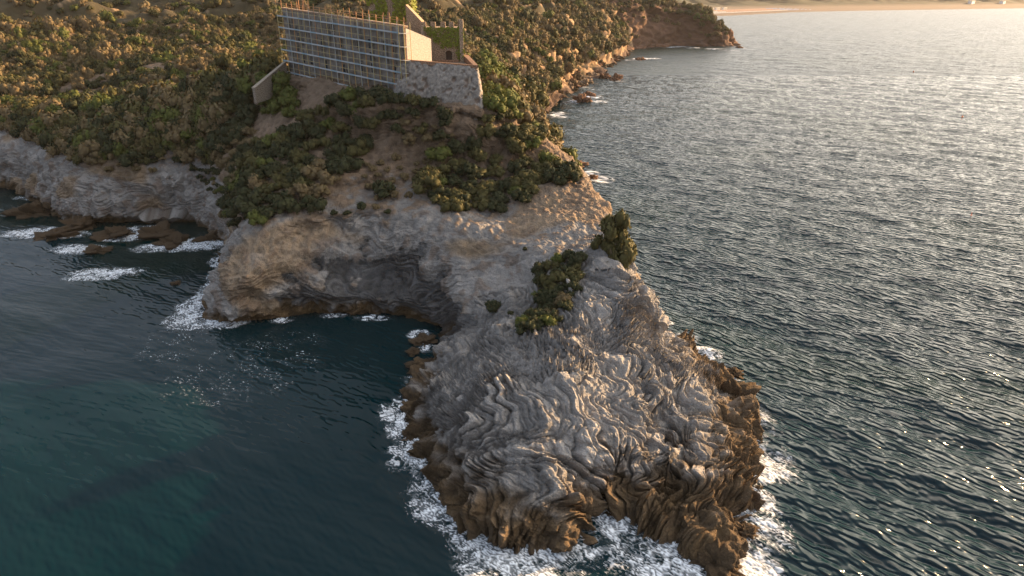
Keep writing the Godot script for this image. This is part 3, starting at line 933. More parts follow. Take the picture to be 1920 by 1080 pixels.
# ---------------------------------------------------------------- plants
const PLANTS := [
	0, -21.2, 27.3, -118.9, 1.6, 0, 0, -26.6, 24.9, -120, 1.7, 2, 0, -33.4, 15.2, -104.4, 1.6, 3, 0, -43.9, 16.1, -115.9, 2.1, 1,
	0, -30.8, 25.6, -122.7, 1.7, 0, 0, -32, 17.1, -108.5, 1.8, 3, 0, -36.7, 13.5, -100.5, 1.8, 0, 0, -37, 23.2, -125.3, 1.9, 1,
	0, -28.3, 27.5, -122.5, 1.7, 2, 0, -26, 22.9, -118.7, 1.6, 0, 0, -36.4, 14.9, -103.8, 1.6, 0, 0, -42.6, 17.7, -117.9, 1.9, 0,
	0, -38.2, 18.5, -115.8, 1.8, 0, 0, -29.5, 19.3, -114.3, 1.8, 0, 0, -29.5, 21.8, -119.1, 1.7, 1, 0, -41.9, 19.3, -121.1, 2, 2,
	0, -25.2, 21.3, -117, 1.9, 0, 0, -48, 11.6, -116.5, 2.1, 0, 0, -37.6, 16.7, -109.8, 1.8, 1, 0, -32.1, 23, -121.6, 1.4, 2,
	0, -42.1, 13.3, -104.6, 2, 0, 0, -43.7, 18.1, -120.1, 1.9, 0, 0, -40.5, 16.6, -112.3, 1.9, 0, 0, -29.4, 18.4, -111.9, 2, 0,
	0, -37.8, 19.7, -118.7, 2, 0, 0, -30.6, 15.4, -105.6, 1.7, 3, 0, -31.2, 14.2, -103, 1.9, 0, 0, -26.9, 18.4, -112, 1.9, 0,
	0, -47.5, 13.7, -118.4, 1.4, 2, 0, -33.5, 18.6, -113.3, 1.5, 0, 0, -36, 18.7, -114.8, 1.5, 1, 0, -31.7, 18.1, -111.3, 1.6, 3,
	0, -39.4, 13.4, -101.2, 1.3, 0, 0, -45.5, 11.2, -108.8, 1.4, 0, 0, -39.1, 15.5, -107.5, 1.7, 1, 0, -39.6, 21, -123.4, 2, 0,
	0, -36.6, 16, -107.1, 1.3, 1, 0, -41.8, 16.7, -114.4, 1.7, 2, 0, -33.7, 21.1, -119.8, 1.8, 0, 0, -39.8, 14.5, -105.1, 1.9, 0,
	0, -46.6, 12.8, -114.7, 1.9, 2, 0, -49.8, 8.7, -117.3, 1.8, 0, 0, -33.8, 24, -123.7, 1.3, 1, 0, -31.6, 20.2, -117, 1.3, 1,
	0, -34.3, 19.6, -116.7, 1.4, 1, 0, -21.5, 24.3, -118, 1.4, 0, 0, -43, 14.8, -111.2, 2, 0, 0, -24.6, 26.3, -119.6, 1.9, 1,
	0, -37.7, 21, -121.9, 1.8, 0, 0, -45.9, 15.7, -118.4, 2, 1, 0, -29.7, 16.6, -107.7, 1.8, 3, 0, -25.7, 27.9, -121.3, 1.5, 0,
	0, -42.5, 13.9, -107.4, 1.6, 0, 0, -35.2, 17.7, -111.3, 1.5, 1, 0, -45.1, 13.6, -112.7, 1.3, 2, 0, -33.3, 16.3, -106.7, 1.5, 1,
	0, -41.4, 21.1, -124.9, 1.4, 0, 0, -40, 18.6, -117.4, 1.6, 0, 0, -38.5, 12.7, -99.1, 1.5, 2, 0, -28.5, 20.7, -117.1, 1.8, 0,
	0, -41.7, 12.7, -101.8, 2.1, 0, 0, -27.8, 17.4, -109.7, 1.9, 0, 0, -35, 16.8, -108.6, 1.7, 0, 0, -23.5, 22.8, -117.8, 1.7, 1,
	0, -35.1, 21.9, -122.1, 1.8, 0, 0, -36, 20.7, -120.2, 1.9, 0, 0, -26, 20, -115.2, 2, 1, 0, -41.5, 15.1, -109.4, 1.8, 3,
	0, -22.9, 28.2, -120.8, 1.7, 0, 0, -39.9, 19.5, -119.9, 1.6, 1, 0, -29.1, 24.6, -121.1, 2, 0, 0, -34.6, 13.9, -101.5, 2, 0,
	0, -44.9, 13, -110.5, 1.7, 0, 0, -37.6, 17.8, -113, 1.4, 0, 0, -43.6, 11.4, -103.5, 1.5, 0, 1, -19.1, 22.1, -116.3, 1.2, 0,
	1, -19, 27.6, -118.8, 1.4, 0, 1, -11.1, 23.4, -116.4, 1.1, 0, 1, -15.2, 23.8, -116.6, 1.4, 1, 1, -16.9, 25, -117.3, 1.2, 0,
	1, -13.9, 26.5, -118, 1.6, 0, 1, -17.4, 21.1, -115.6, 1.1, 3, 1, -11.6, 25.2, -117.4, 1.6, 0, 1, -16.5, 27.4, -118.4, 1.4, 1,
	1, -14.3, 21.3, -115.7, 1.1, 3, 1, -19.5, 24.6, -117.6, 1.1, 0, 1, -11.9, 21.2, -115.9, 1.4, 0, 2, -20.6, 17.1, -111.3, 0.6, 3,
	2, -16.2, 18.7, -114, 0.6, 3, 2, -22, 18.7, -113.1, 0.7, 3, 2, -15.2, 15.2, -108.1, 0.9, 3, 2, -24.3, 18.7, -112.7, 0.6, 3,
	2, -21.3, 14.8, -105.8, 0.7, 3, 2, -24.1, 16.4, -109.8, 0.5, 3, 2, -16.1, 17.1, -112.2, 0.5, 3, 2, -18.8, 18.2, -112.9, 0.5, 3,
	2, -18.9, 14.9, -106.5, 0.8, 3, 2, -19.6, 15.6, -109.1, 0.8, 3, 2, -22.1, 16.3, -110.3, 0.6, 3, 2, -16.8, 14.9, -107, 0.7, 3,
	2, -19.5, 19.4, -114.3, 0.8, 3, 2, -14.4, 16.1, -110.5, 0.7, 3, 2, -17.6, 16, -110.2, 0.8, 3, 2, -20.9, 15.2, -107.6, 0.8, 3,
	2, -23.2, 15.5, -108.2, 0.8, 3, 2, -14.6, 17.7, -113.1, 0.7, 3, 2, -23.1, 17.7, -111.4, 0.7, 3, 2, -14.8, 19.6, -115, 0.5, 3,
	3, -9.3, 13.7, -102, 1.5, 1, 3, 0.5, 14.8, -108.4, 1.3, 2, 3, 0.4, 18.8, -118.4, 2.1, 1, 3, 2, 16, -113.1, 1.7, 0,
	3, -0.7, 22.6, -121, 1.3, 1, 3, -7.2, 15.3, -109.6, 1.6, 0, 3, -11.4, 14.1, -103.9, 1.4, 1, 3, 7.5, 16.3, -113, 2, 0,
	3, 0.9, 16.7, -115.3, 1.7, 0, 3, -9.3, 17.4, -113.8, 1.8, 1, 3, -1.4, 23.8, -123.2, 1.6, 1, 3, -11.8, 15.6, -109.6, 1.4, 2,
	3, -1.2, 15.4, -110.7, 1.5, 0, 3, -4.4, 21.4, -117.7, 1.7, 1, 3, -13.5, 14.9, -107.2, 2.1, 1, 3, -2.4, 14.3, -107, 1.8, 0,
	3, -4.9, 16.6, -113.1, 1.4, 1, 3, -7, 19.5, -116.4, 1.6, 0, 3, 4.3, 16.8, -116, 1.6, 1, 3, -8.8, 14.3, -106.5, 1.7, 1,
	3, 4.5, 20.5, -122.6, 1.5, 1, 3, 6.1, 17.5, -117.9, 1.9, 2, 3, 4.1, 20.7, -127.3, 2, 0, 3, -2.8, 16.7, -114.1, 1.6, 1,
	3, -4.9, 13.9, -106, 1.8, 1, 3, 0.2, 23.1, -124.8, 1.7, 2, 3, -4.6, 23.6, -118.9, 1.4, 1, 3, 3.8, 15.6, -111.3, 1.6, 1,
	3, -2.8, 18, -116.6, 1.4, 1, 3, 2.2, 20.7, -120.6, 1.9, 1, 3, 0.2, 23.1, -132, 1.7, 1, 3, -2.5, 13.5, -104.2, 1.5, 0,
	3, -0.5, 23.9, -129, 1.5, 1, 3, -7.2, 16.4, -112.1, 2, 0, 3, -12.1, 18.3, -114.4, 2.1, 2, 3, -3.9, 15.3, -110.2, 2, 1,
	3, -14.4, 15.6, -109.3, 2.1, 1, 3, 1.9, 21.9, -130.3, 1.6, 1, 3, -9.6, 20.1, -116, 1.8, 0, 3, 7.9, 17, -115.9, 1.5, 1,
	3, -11.9, 16.7, -111.8, 1.9, 1, 3, 1.3, 14.2, -105.4, 1.5, 0, 3, -1.2, 21.1, -119.1, 2, 0, 3, 2.6, 21.6, -123.4, 1.8, 1,
	3, -9.7, 16.1, -110.9, 1.6, 0, 3, 6.9, 15.8, -110.2, 1.8, 0, 3, 2.4, 20.9, -136.6, 1.8, 0, 3, 3, 14.8, -107.1, 1.4, 1,
	3, 2.9, 20.4, -139.1, 2, 1, 3, 9.5, 16.7, -114.1, 1.6, 1, 3, 3.7, 20.5, -130.8, 2, 1, 3, 2.4, 20.9, -142.1, 2.1, 1,
	3, 9.6, 16.4, -111.6, 2, 0, 3, 3.8, 19.5, -143.4, 1.8, 1, 3, -6, 17.8, -115.2, 1.5, 1, 3, 4, 19.3, -140.9, 1.6, 0,
	3, 2.4, 21.2, -132.9, 2, 1, 3, -7.7, 13.7, -104.2, 1.6, 0, 3, 4.9, 18.3, -148.1, 1.4, 1, 3, 2.2, 17.6, -117.6, 1.3, 1,
	3, 1.5, 15.4, -110.5, 2, 1, 3, 3.5, 19, -119.6, 1.7, 2, 3, -2.8, 23.9, -121.3, 1.4, 0, 3, -5.3, 14.7, -108.3, 1.4, 1,
	3, -11.4, 14.5, -106.2, 1.7, 0, 4, 4.8, 8.7, -74.3, 0.9, 3, 4, 6.8, 9.4, -77, 1.1, 0, 4, 6.1, 9.1, -75.7, 1, 3,
	4, 3.9, 10, -85.9, 1.3, 0, 4, 3, 8.2, -73, 1.2, 0, 4, 5.2, 10.2, -84.5, 1.1, 1, 4, 5.7, 9.9, -82.2, 0.8, 0,
	4, 4.3, 8.8, -76.7, 1.3, 0, 4, 7.9, 10.4, -80.3, 1.2, 1, 4, 7.2, 10.7, -83.2, 1.2, 0, 4, 5.6, 9.2, -77.5, 1.2, 0,
	4, 4.9, 8.6, -72.4, 1, 0, 4, 7.9, 9.9, -78, 0.9, 0, 4, 4.8, 9.5, -81.1, 1.1, 1, 4, 7.9, 11.7, -85.5, 1.1, 0,
	4, 2.7, 8.1, -71.2, 1, 0, 4, 3.6, 8.9, -79.5, 1, 2, 4, 3.6, 8.5, -75.4, 1.2, 0, 4, 6.1, 10.9, -85.5, 0.9, 2,
	4, 8, 10.8, -82, 0.9, 1, 4, 6.1, 9.8, -80.5, 1.3, 1, 4, 3.9, 9.3, -82.3, 1, 0, 4, 4.3, 9, -78.1, 1.3, 0,
	4, 2.6, 8.2, -74.6, 1.1, 0, 4, 6.3, 9.6, -78.7, 0.9, 0, 4, 6.4, 9, -74.4, 0.9, 0, 4, 8.5, 11.3, -83.6, 1.3, 0,
	4, 4.9, 9.3, -79.3, 1.1, 1, 4, 1.5, 7.8, -72, 1.2, 2, 4, 3.7, 9.4, -83.7, 0.9, 0, 4, 4, 8.4, -71.4, 1, 2,
	4, 1.7, 7.9, -70.2, 1.1, 0, 4, 6.9, 10.2, -81.5, 1.3, 0, 5, -46.4, 27.3, -142.2, 2.1, 2, 5, -48.8, 24.2, -143.4, 2, 2,
	5, -42.2, 24.4, -134.4, 1.6, 2, 5, -43.8, 24.3, -136.8, 1.6, 2, 5, -46.2, 23.8, -139.1, 1.5, 2, 5, -44.9, 25.4, -140.7, 2.1, 2,
	5, -48.2, 22.7, -139.1, 1.6, 2, 5, -50.6, 27.5, -145, 1.9, 2, 5, -44, 23.5, -134.7, 1.9, 2, 5, -49, 27.7, -143.7, 1.8, 2,
	5, -49.5, 23.1, -141.8, 2.2, 2, 5, -46.8, 24.9, -142.4, 2.2, 2, 5, -50.6, 25.8, -143.8, 1.7, 2, 5, -41.5, 23.7, -131.5, 1.6, 2,
	5, -46.2, 23, -136.7, 1.9, 2, 5, -43.8, 25.3, -139, 1.9, 2, 5, -47.6, 23.7, -140.9, 1.8, 2, 6, -93, 14.6, -151.6, 2.6, 1,
	6, -88.1, 17.7, -157.5, 1.9, 0, 6, -81.3, 19.7, -159.9, 2.7, 0, 6, -71.6, 21, -155.5, 2.2, 1, 6, -86.5, 19.1, -162.5, 2.4, 0,
	6, -86.8, 14.5, -147.4, 2.3, 0, 6, -87, 16.2, -151.2, 2, 0, 6, -101, 16.6, -165.5, 1.7, 1, 6, -92.3, 17.6, -161.2, 2.5, 0,
	6, -78.2, 17.3, -149.2, 1.8, 1, 6, -55.1, 24.3, -146.5, 2.6, 0, 6, -93.4, 18.5, -167, 2.7, 2, 6, -81.9, 14.6, -145.7, 2.4, 0,
	6, -106.1, 16.7, -171, 2.5, 0, 6, -56.6, 18.8, -142.9, 2, 1, 6, -83.2, 17.7, -153.1, 2.3, 2, 6, -57.3, 14.9, -135.8, 1.7, 0,
	6, -82.2, 18.8, -156.6, 1.9, 0, 6, -88.5, 12.8, -145.4, 2.1, 0, 6, -72.2, 19.4, -150.5, 1.7, 1, 6, -75.6, 20.6, -158.2, 1.8, 2,
	6, -67.5, 22.3, -155.3, 2, 0, 6, -64.2, 14, -143, 2.5, 0, 6, -62.8, 24.1, -154.6, 1.8, 0, 6, -58.7, 21.2, -145.8, 1.8, 1,
	6, -53.2, 19.3, -137.1, 2.5, 0, 6, -62.3, 16.3, -144.6, 1.9, 0, 6, -83.9, 15.9, -148.6, 2.5, 1, 6, -64.6, 21.4, -149.6, 2.1, 2,
	6, -60.4, 22.4, -148.4, 2.6, 0, 6, -65.3, 17, -146.3, 2, 1, 6, -84.7, 13, -144.2, 2, 0, 6, -79.6, 18.3, -152.7, 2.3, 3,
	6, -68.6, 19.3, -148.5, 2.1, 0, 6, -97.5, 18.1, -168.8, 1.8, 3, 6, -90.8, 16.1, -153.9, 1.8, 0, 6, -62.5, 19.8, -146.8, 1.8, 1,
	6, -95.9, 14.2, -153.2, 2.2, 1, 6, -57.9, 24.7, -149.7, 2.2, 0, 6, -54.2, 22.3, -143.9, 2.1, 0, 6, -90.3, 18.6, -164.2, 1.9, 1,
	6, -97.1, 16, -159.6, 2.6, 1, 6, -76, 19, -152.2, 1.9, 0, 6, -62.2, 23, -151.3, 2.5, 0, 6, -59.5, 14.8, -139.4, 2.6, 0,
	6, -74.3, 17.7, -148.5, 2, 0, 6, -53.9, 17, -133.8, 2.1, 0, 6, -97.3, 17.2, -164.4, 2.7, 1, 6, -78.7, 20.7, -162.1, 1.8, 0,
	6, -74.7, 20.1, -155, 1.7, 0, 6, -102, 17.3, -169.9, 2.1, 0, 6, -68.7, 21, -152.5, 2.1, 2, 6, -85.1, 18.6, -158.5, 2.4, 0,
	6, -100.6, 15.4, -160.8, 1.7, 0, 6, -91.3, 13.8, -148.8, 2.3, 0, 6, -59.4, 18.1, -144.8, 1.9, 0, 6, -93.7, 15.7, -155.4, 2.6, 1,
	6, -97.7, 14.7, -156.1, 2.2, 0, 6, -92, 16.9, -157.9, 2.2, 2, 6, -86.3, 17.3, -154.4, 1.9, 3, 6, -78.6, 19.3, -155.6, 2.6, 2,
	6, -72.3, 21.7, -158.9, 2, 1, 6, -55.6, 18.3, -139.3, 2.6, 0, 6, -68.6, 22.8, -158.3, 2.5, 0, 6, -59.9, 24.9, -152.5, 2.6, 0,
	6, -82.9, 20, -163.2, 2.1, 0, 6, -53.1, 20.8, -141.2, 2.3, 0, 6, -78.6, 15.5, -146.3, 2.2, 3, 7, -7.2, 23.1, -234.9, 1.8, 2,
	7, -0.6, 25.2, -166.7, 2.7, 2, 7, -0.4, 24.1, -156.7, 2.6, 2, 7, -4.4, 24.1, -203.6, 1.9, 2, 7, -5.1, 27.4, -136.5, 1.9, 2,
	7, -4.3, 27.2, -149.4, 2.3, 2, 7, -2, 25, -133.9, 2.9, 2, 7, -3.9, 27.2, -161, 1.9, 2, 7, -5.6, 26.2, -183.7, 2.4, 2,
	7, -9.2, 25, -221.9, 2.5, 2, 7, -2.2, 25.4, -125.8, 2.9, 2, 7, -2.2, 25.3, -153.1, 2.2, 2, 7, -5.2, 25.5, -191, 2.3, 2,
	7, -5.9, 27.4, -168.5, 3, 2, 7, -4.1, 26.8, -141.1, 2.1, 2, 7, -1, 24.1, -145.7, 2.5, 2, 7, -4.9, 21.1, -239.5, 2.2, 2,
	7, -10.9, 22.8, -262.3, 2.7, 2, 7, -7.2, 17.7, -298.8, 2.6, 2, 7, -3, 25.5, -179.6, 3, 2, 7, -9.3, 25.7, -211, 2.1, 2,
	7, -2.2, 25.8, -171.7, 2.3, 2, 7, -0.3, 24.7, -161.6, 1.9, 2, 7, -4.9, 28, -154.9, 2.9, 2, 7, -13.3, 22.4, -279.9, 2.4, 2,
	7, -3.7, 21.8, -222.9, 1.9, 2, 7, -7.3, 22.2, -245.2, 2.5, 2, 7, -7.4, 24.6, -215.8, 2.9, 2, 7, -5.9, 19.2, -267.5, 2.9, 2,
	7, -6.9, 19.2, -277.6, 2.7, 2, 7, -8.4, 26, -201.6, 2.7, 2, 7, -1.3, 24.2, -138.5, 2.4, 2, 7, -7.4, 18.6, -289.8, 2.3, 2,
	7, -6.8, 23.3, -229.1, 2.2, 2, 7, -5.8, 28.1, -144.9, 2.7, 2, 7, -9.8, 20.4, -283.3, 2.8, 2, 7, -9.9, 24.6, -231.9, 1.9, 2,
	7, -6, 16.7, -302.8, 2.8, 2, 7, -3.6, 16.7, -270.9, 2.1, 2, 7, -2.8, 25.5, -121.3, 2.5, 2, 7, -6.6, 20.3, -261.4, 2.1, 2,
	7, -11.1, 22, -271.7, 2.2, 2, 7, -4.9, 17.1, -284.1, 2.3, 2, 7, -9.3, 23.7, -241.2, 2.4, 2, 7, -2.8, 24.8, -186.5, 2.8, 2,
	7, -5.1, 23.8, -211, 2.9, 2, 7, -2.7, 23.6, -197.7, 2.9, 2, 7, -6.5, 27.3, -173.4, 2.5, 2, 7, -11.2, 23.9, -250.1, 2.7, 2,
	7, -4.6, 19.5, -253.5, 2.7, 2, 7, -6.9, 25.9, -195, 2.3, 2, 7, -3.9, 26.6, -130.1, 2.2, 2, 7, -4.3, 19.8, -248, 2.5, 2,
	7, -9.1, 22.4, -255.8, 2.9, 2, 7, -10.9, 20.6, -288.3, 2.1, 2, 7, -10, 21.9, -266.7, 3, 2, 7, -7.2, 27.1, -178.7, 2.9, 2,
	7, -3.2, 19.1, -243.2, 2, 2, 7, -10.5, 20, -293.9, 2.4, 2, 7, -9.4, 26, -206.6, 1.8, 2, 7, -10.2, 25.1, -227.2, 2.4, 2,
	8, -51.1, 18, -130.9, 1.1, 3, 8, -57.3, 12.6, -132.9, 1.3, 3, 8, -58.6, 16.2, -140.5, 1, 3, 8, -53.9, 17.8, -135.2, 1.4, 3,
	8, -55.9, 17.1, -137.1, 1.1, 3, 8, -51.5, 16, -128.2, 1.5, 3, 8, -53.2, 17, -132.5, 1.1, 3, 8, -56.4, 15.1, -134.7, 1.6, 3,
	8, -54.2, 14.1, -130.1, 1.2, 3, 8, -61.9, 14.7, -142.4, 1.3, 3, 8, -63.4, 17.3, -146.1, 1.3, 3, 8, -58, 15.2, -137.3, 1.3, 3,
	8, -51.4, 19.4, -134.4, 1.3, 3, 8, -60.5, 17.3, -144.6, 1.2, 3, 8, -56.4, 18.1, -140.5, 1.3, 3, 8, -52.3, 13.5, -126.4, 1.2, 3,
	8, -58.6, 13.2, -135.4, 1.5, 3, 8, -60.1, 14.2, -139.2, 1.3, 3, 8, -58.2, 17.7, -143, 1.2, 3, 8, -64, 15.3, -144.3, 1.1, 3,
	9, -49, 10.5, -117.3, 1.2, 1, 9, -47.3, 14.1, -118.5, 1.4, 0, 9, -45.2, 17.1, -119.9, 1.2, 0, 9, -51.5, 13.3, -124.8, 1.2, 0,
	9, -47.6, 16.3, -122, 1.2, 0, 9, -46.4, 17.8, -122.7, 1.2, 1, 9, -51.6, 12, -123.5, 1.3, 2, 9, -52.4, 15.3, -128.8, 1.5, 0,
	9, -49.4, 18.5, -129.2, 1.4, 3, 9, -52.4, 6.2, -120.6, 1.1, 1, 9, -47.6, 18.7, -126.8, 0.9, 0, 9, -49.9, 11.6, -120.3, 1.1, 0,
	9, -51.1, 10.1, -120.8, 1, 0, 9, -52.9, 13.1, -127, 1.2, 1, 9, -49.9, 17.1, -127.1, 1.1, 0, 9, -52.1, 8.2, -121.1, 1.5, 0,
	9, -50.1, 13.4, -122.6, 1.3, 3, 9, -44.9, 16.4, -118.2, 1, 1, 9, -47.9, 17.5, -124.5, 1.2, 0, 9, -47.5, 12.3, -116.1, 1.4, 3,
	9, -50.5, 9, -118.9, 1, 2, 9, -51.2, 17, -129.1, 1.1, 0, 9, -48.2, 14.6, -120.8, 0.9, 1, 9, -50.5, 15.6, -126, 1, 0,
	9, -52.7, 8.9, -122.6, 1.2, 0, 9, -51.1, 7.3, -118.9, 1.3, 2, 9, -49.3, 15.5, -123.8, 1.4, 0, 9, -46, 15, -117.4, 1.1, 0,
	9, -50.8, 11.8, -121.9, 1.4, 1, 9, -43.9, 18.4, -121, 1.3, 0, 9, -53.5, 5.6, -122.2, 1.1, 3, 9, -46.9, 15.5, -119.7, 1.3, 1,
	9, -48.1, 12.4, -117.8, 1.4, 3, 9, -45.7, 18.9, -124.4, 1.5, 1, 10, -58.2, 9.3, -131.3, 0.7, 3, 10, -61, 12.7, -138.5, 0.7, 2,
	10, -67.2, 11.9, -141.8, 0.6, 0, 10, -64.6, 11, -139.8, 0.6, 0, 10, -61.2, 10.4, -136.6, 0.8, 1, 10, -63.4, 8.7, -137.7, 0.7, 0,
	10, -62.6, 10.4, -138.2, 0.8, 0, 10, -68.7, 13, -143.4, 0.8, 1, 10, -63.2, 12.3, -140.5, 0.7, 0, 10, -59.8, 11.1, -134.9, 0.7, 0,
	10, -60, 7.7, -132.8, 0.7, 0, 10, -64.3, 13, -141.9, 0.6, 0, 10, -57.9, 7.9, -130.1, 0.7, 1, 10, -57, 9.3, -129.6, 0.7, 0,
	10, -66.5, 13.1, -143, 0.6, 0, 10, -60, 12.4, -136.4, 0.7, 0, 10, -54.4, 9.1, -125.6, 0.6, 0, 10, -55.7, 9.4, -127.7, 0.9, 2,
	10, -59.9, 9.5, -133.8, 0.6, 2, 10, -57.6, 11.2, -131.9, 0.9, 0, 10, -61.5, 8.2, -135.4, 0.7, 0, 10, -64.7, 9.5, -138.7, 0.6, 0,
	10, -66.3, 10.9, -140.3, 0.9, 0, 10, -58.8, 10.9, -133.3, 0.6, 1, 10, -70.5, 13.9, -144.3, 0.6, 3, 11, -25.7, 13.7, -102.5, 0.6, 0,
	11, -21.5, 14.1, -103.4, 0.6, 3, 11, -23.7, 14.2, -103.6, 0.8, 0, 11, -19.5, 13.8, -102.8, 0.6, 0, 11, -27.8, 13.8, -102.5, 0.5, 0,
	12, -75.7, 14.3, -144.5, 1.1, 3, 12, -82.1, 11.3, -142, 0.9, 3, 12, -78, 12.9, -143.1, 1.1, 3, 12, -73, 14.1, -144.4, 1, 3,
	12, -80.7, 14.7, -145.6, 0.7, 3, 12, -76.7, 16.1, -146.8, 1, 3, 12, -73.3, 11.8, -142.1, 0.7, 3, 12, -78.7, 10.3, -140.9, 1, 3,
	12, -83.7, 14, -145.4, 0.8, 3, 12, -70.4, 12.8, -143.2, 0.9, 3, 12, -73.6, 16.1, -146.4, 1, 3, 12, -75.3, 10.5, -140.9, 0.8, 3,
	12, -84.6, 10.5, -141.8, 1, 3, 12, -70.9, 15.3, -145.4, 0.8, 3, 13, -17.3, 20.4, -115.2, 0.9, 3, 13, -11.9, 20, -115.5, 0.7, 3,
	13, -13, 22.9, -116.2, 0.5, 3, 13, -15.4, 22.6, -116.1, 0.9, 3, 13, -18.3, 23.5, -116.9, 1, 3, 13, -10.2, 21.6, -116.2, 0.5, 3,
	13, -14.1, 19.4, -115, 0.6, 3, 13, -16.3, 24.5, -117, 0.6, 3, 13, -18.8, 25.8, -117.8, 0.6, 3, 20, -20.5, 14.9, -106.5, 2.1, 0,
	21, -2.4, 6.5, -79.9, 1.2, 0, 22, 8.1, 16.9, -115.4, 2.2, 1, 23, 10.4, 16.7, -113.1, 1.7, 1, 24, 5.5, 16.6, -115.3, 2, 1,
	25, -0.1, 7.4, -76, 0.5, 0, 26, 1.8, 11.5, -90.3, 0.4, 0, 27, 3.9, 20.6, -128.7, 2, 2]
var crowns := []
var stems := []
var leaf_kinds := []

func plant(called: String, kind: int, at: Vector3, r: float, label: String, group: String, tall := 1.0) -> Node3D:
	var o := thing(called, label, "bush", at, rng.randf() * TAU, group)
	o.scale = Vector3(r, r * tall, r)
	obj("crown", crowns[rng.randi() % crowns.size()], leaf_kinds[kind], o)
	obj("trunk", stems[rng.randi() % stems.size()], bark, o)
	return o

var bark: StandardMaterial3D
func build_plants() -> void:
	bark = paint(lin(0.09, 0.065, 0.045), 0.95)
	leaf_kinds = [leaf_material(lin(0.042, 0.046, 0.020)), leaf_material(lin(0.085, 0.076, 0.028)), leaf_material(lin(0.095, 0.105, 0.026)), leaf_material(lin(0.165, 0.12, 0.062)), leaf_material(lin(0.16, 0.175, 0.028))]
	for k in 6: crowns.append(crown_mesh(100 + k, 15, 42, 0.105, 0.62 + 0.05 * k))
	for k in 3: stems.append(stem_mesh(60 + k, 0.7))
	var what := [
		["bush", "bush in the dense thicket on the slope under the scaffolding", "thicket on the castle slope"],
		["bush", "bush on the bare ground in front of the bastion", "bushes under the bastion"],
		["dry_scrub", "scrub on the bare patch of the slope", "scrub on the slope"],
		["bush", "bush in the thicket along the brink above the pale cliff", "thicket on the cliff brink"],
		["bush", "bush growing down the crack in the pale rock face", "bushes in the rock crack"],
		["bush", "bush in the hollow beside the low garden wall", "bushes by the garden wall"],
		["bush", "bush on the brink of the shaded cove cliffs", "bushes above the coves"],
		["bush", "bush on the sunlit slope behind the bastion", "bushes behind the bastion"],
		["dry_scrub", "scrub on the broken ground above the cove", "scrub above the cove"],
		["bush", "bush in the gully running down to the cove", "bushes in the gully"],
		["tuft", "tuft clinging to the cove cliff beside the pale headland", "tufts on the cove cliff"],
		["bush", "bush hanging over the brink of the folded wall", "bushes over the folded wall"],
		["dry_scrub", "scrub on the ochre ledges above the shaded coves", "scrub on the cove ledges"],
		["dry_scrub", "scrub on the stony ground between the thickets", "scrub between the thickets"]]
	for i in PLANTS.size() / 6:
		var kind: int = PLANTS[6 * i]
		var at := Vector3(PLANTS[6 * i + 1], PLANTS[6 * i + 2], PLANTS[6 * i + 3])
		at.y = clampf(ground_y(at.x, at.z, at.y), at.y - 1.2, at.y + 1.2) - 0.15
		var r: float = PLANTS[6 * i + 4]
		var leaf: int = PLANTS[6 * i + 5]
		if kind < 20:
			var tint: String = ["dark green", "olive", "yellow green", "dry brown"][leaf]
			var girth := "small" if r < 1.15 else ("broad" if r > 1.85 else "middling")
			plant(what[kind][0], leaf, at, r * 1.25, girth + " " + tint + " " + what[kind][1], girth + " " + tint + " " + what[kind][2], rng.randf_range(0.85, 1.15))
		else:
			var own: String = ["round dark bush standing alone on the brink above the folded wall", "small round bush alone on the pale rock above the inlet", "broad olive bush at the very edge of the cliff top", "outermost olive bush overhanging the sunlit cliff edge", "olive bush on the cliff top next to the overhanging one", "tiny tuft on the pale rock near the round bush", "tiny dark tuft on the smooth pale face", "sunlit green bush on the knoll at the cliff corner"][kind - 20]
			plant("bush", leaf, at, r * 1.1, own, "")
	# the tall shrub on the edge of the headland, built of three stems with leaf masses
	var t := thing("tall_shrub", "tall golden olive shrub on the cliff edge above the open sea", "shrub", Vector3(13.6, 11.6, -84.0))
	for e in [[Vector3(-0.6, -0.6, 0.8), 2.0, 1.3], [Vector3(0.9, 0.6, -1.0), 2.5, 1.6], [Vector3(0.2, 3.2, -2.2), 2.3, 1.5], [Vector3(-1.2, 1.6, -2.4), 1.9, 1.5]]:
		var c := obj("leaf_mass", crowns[int(e[1] * 10) % 6], leaf_kinds[1], t)
		c.transform = Transform3D(Basis(Vector3.UP, e[1] * 3.0).scaled(Vector3(e[1], e[1] * e[2], e[1])), e[0])
	var tr := obj("trunk", stems[0], bark, t)
	tr.scale = Vector3(3.0, 5.0, 3.0)


func in_castle(p: Vector3) -> bool:
	var d := Vector2(p.x + 47.0, p.z + 147.0)
	var s := d.dot(Vector2(0.746, 0.666))
	var back := -d.dot(Vector2(-0.666, 0.746))
	if s > -3.0 and s < 40.0 and back > -4.5 and back < 9.0: return true
	if p.x > -30.0 and p.x < -4.0 and p.z < -116.0 and p.z > -152.0: return true
	return false


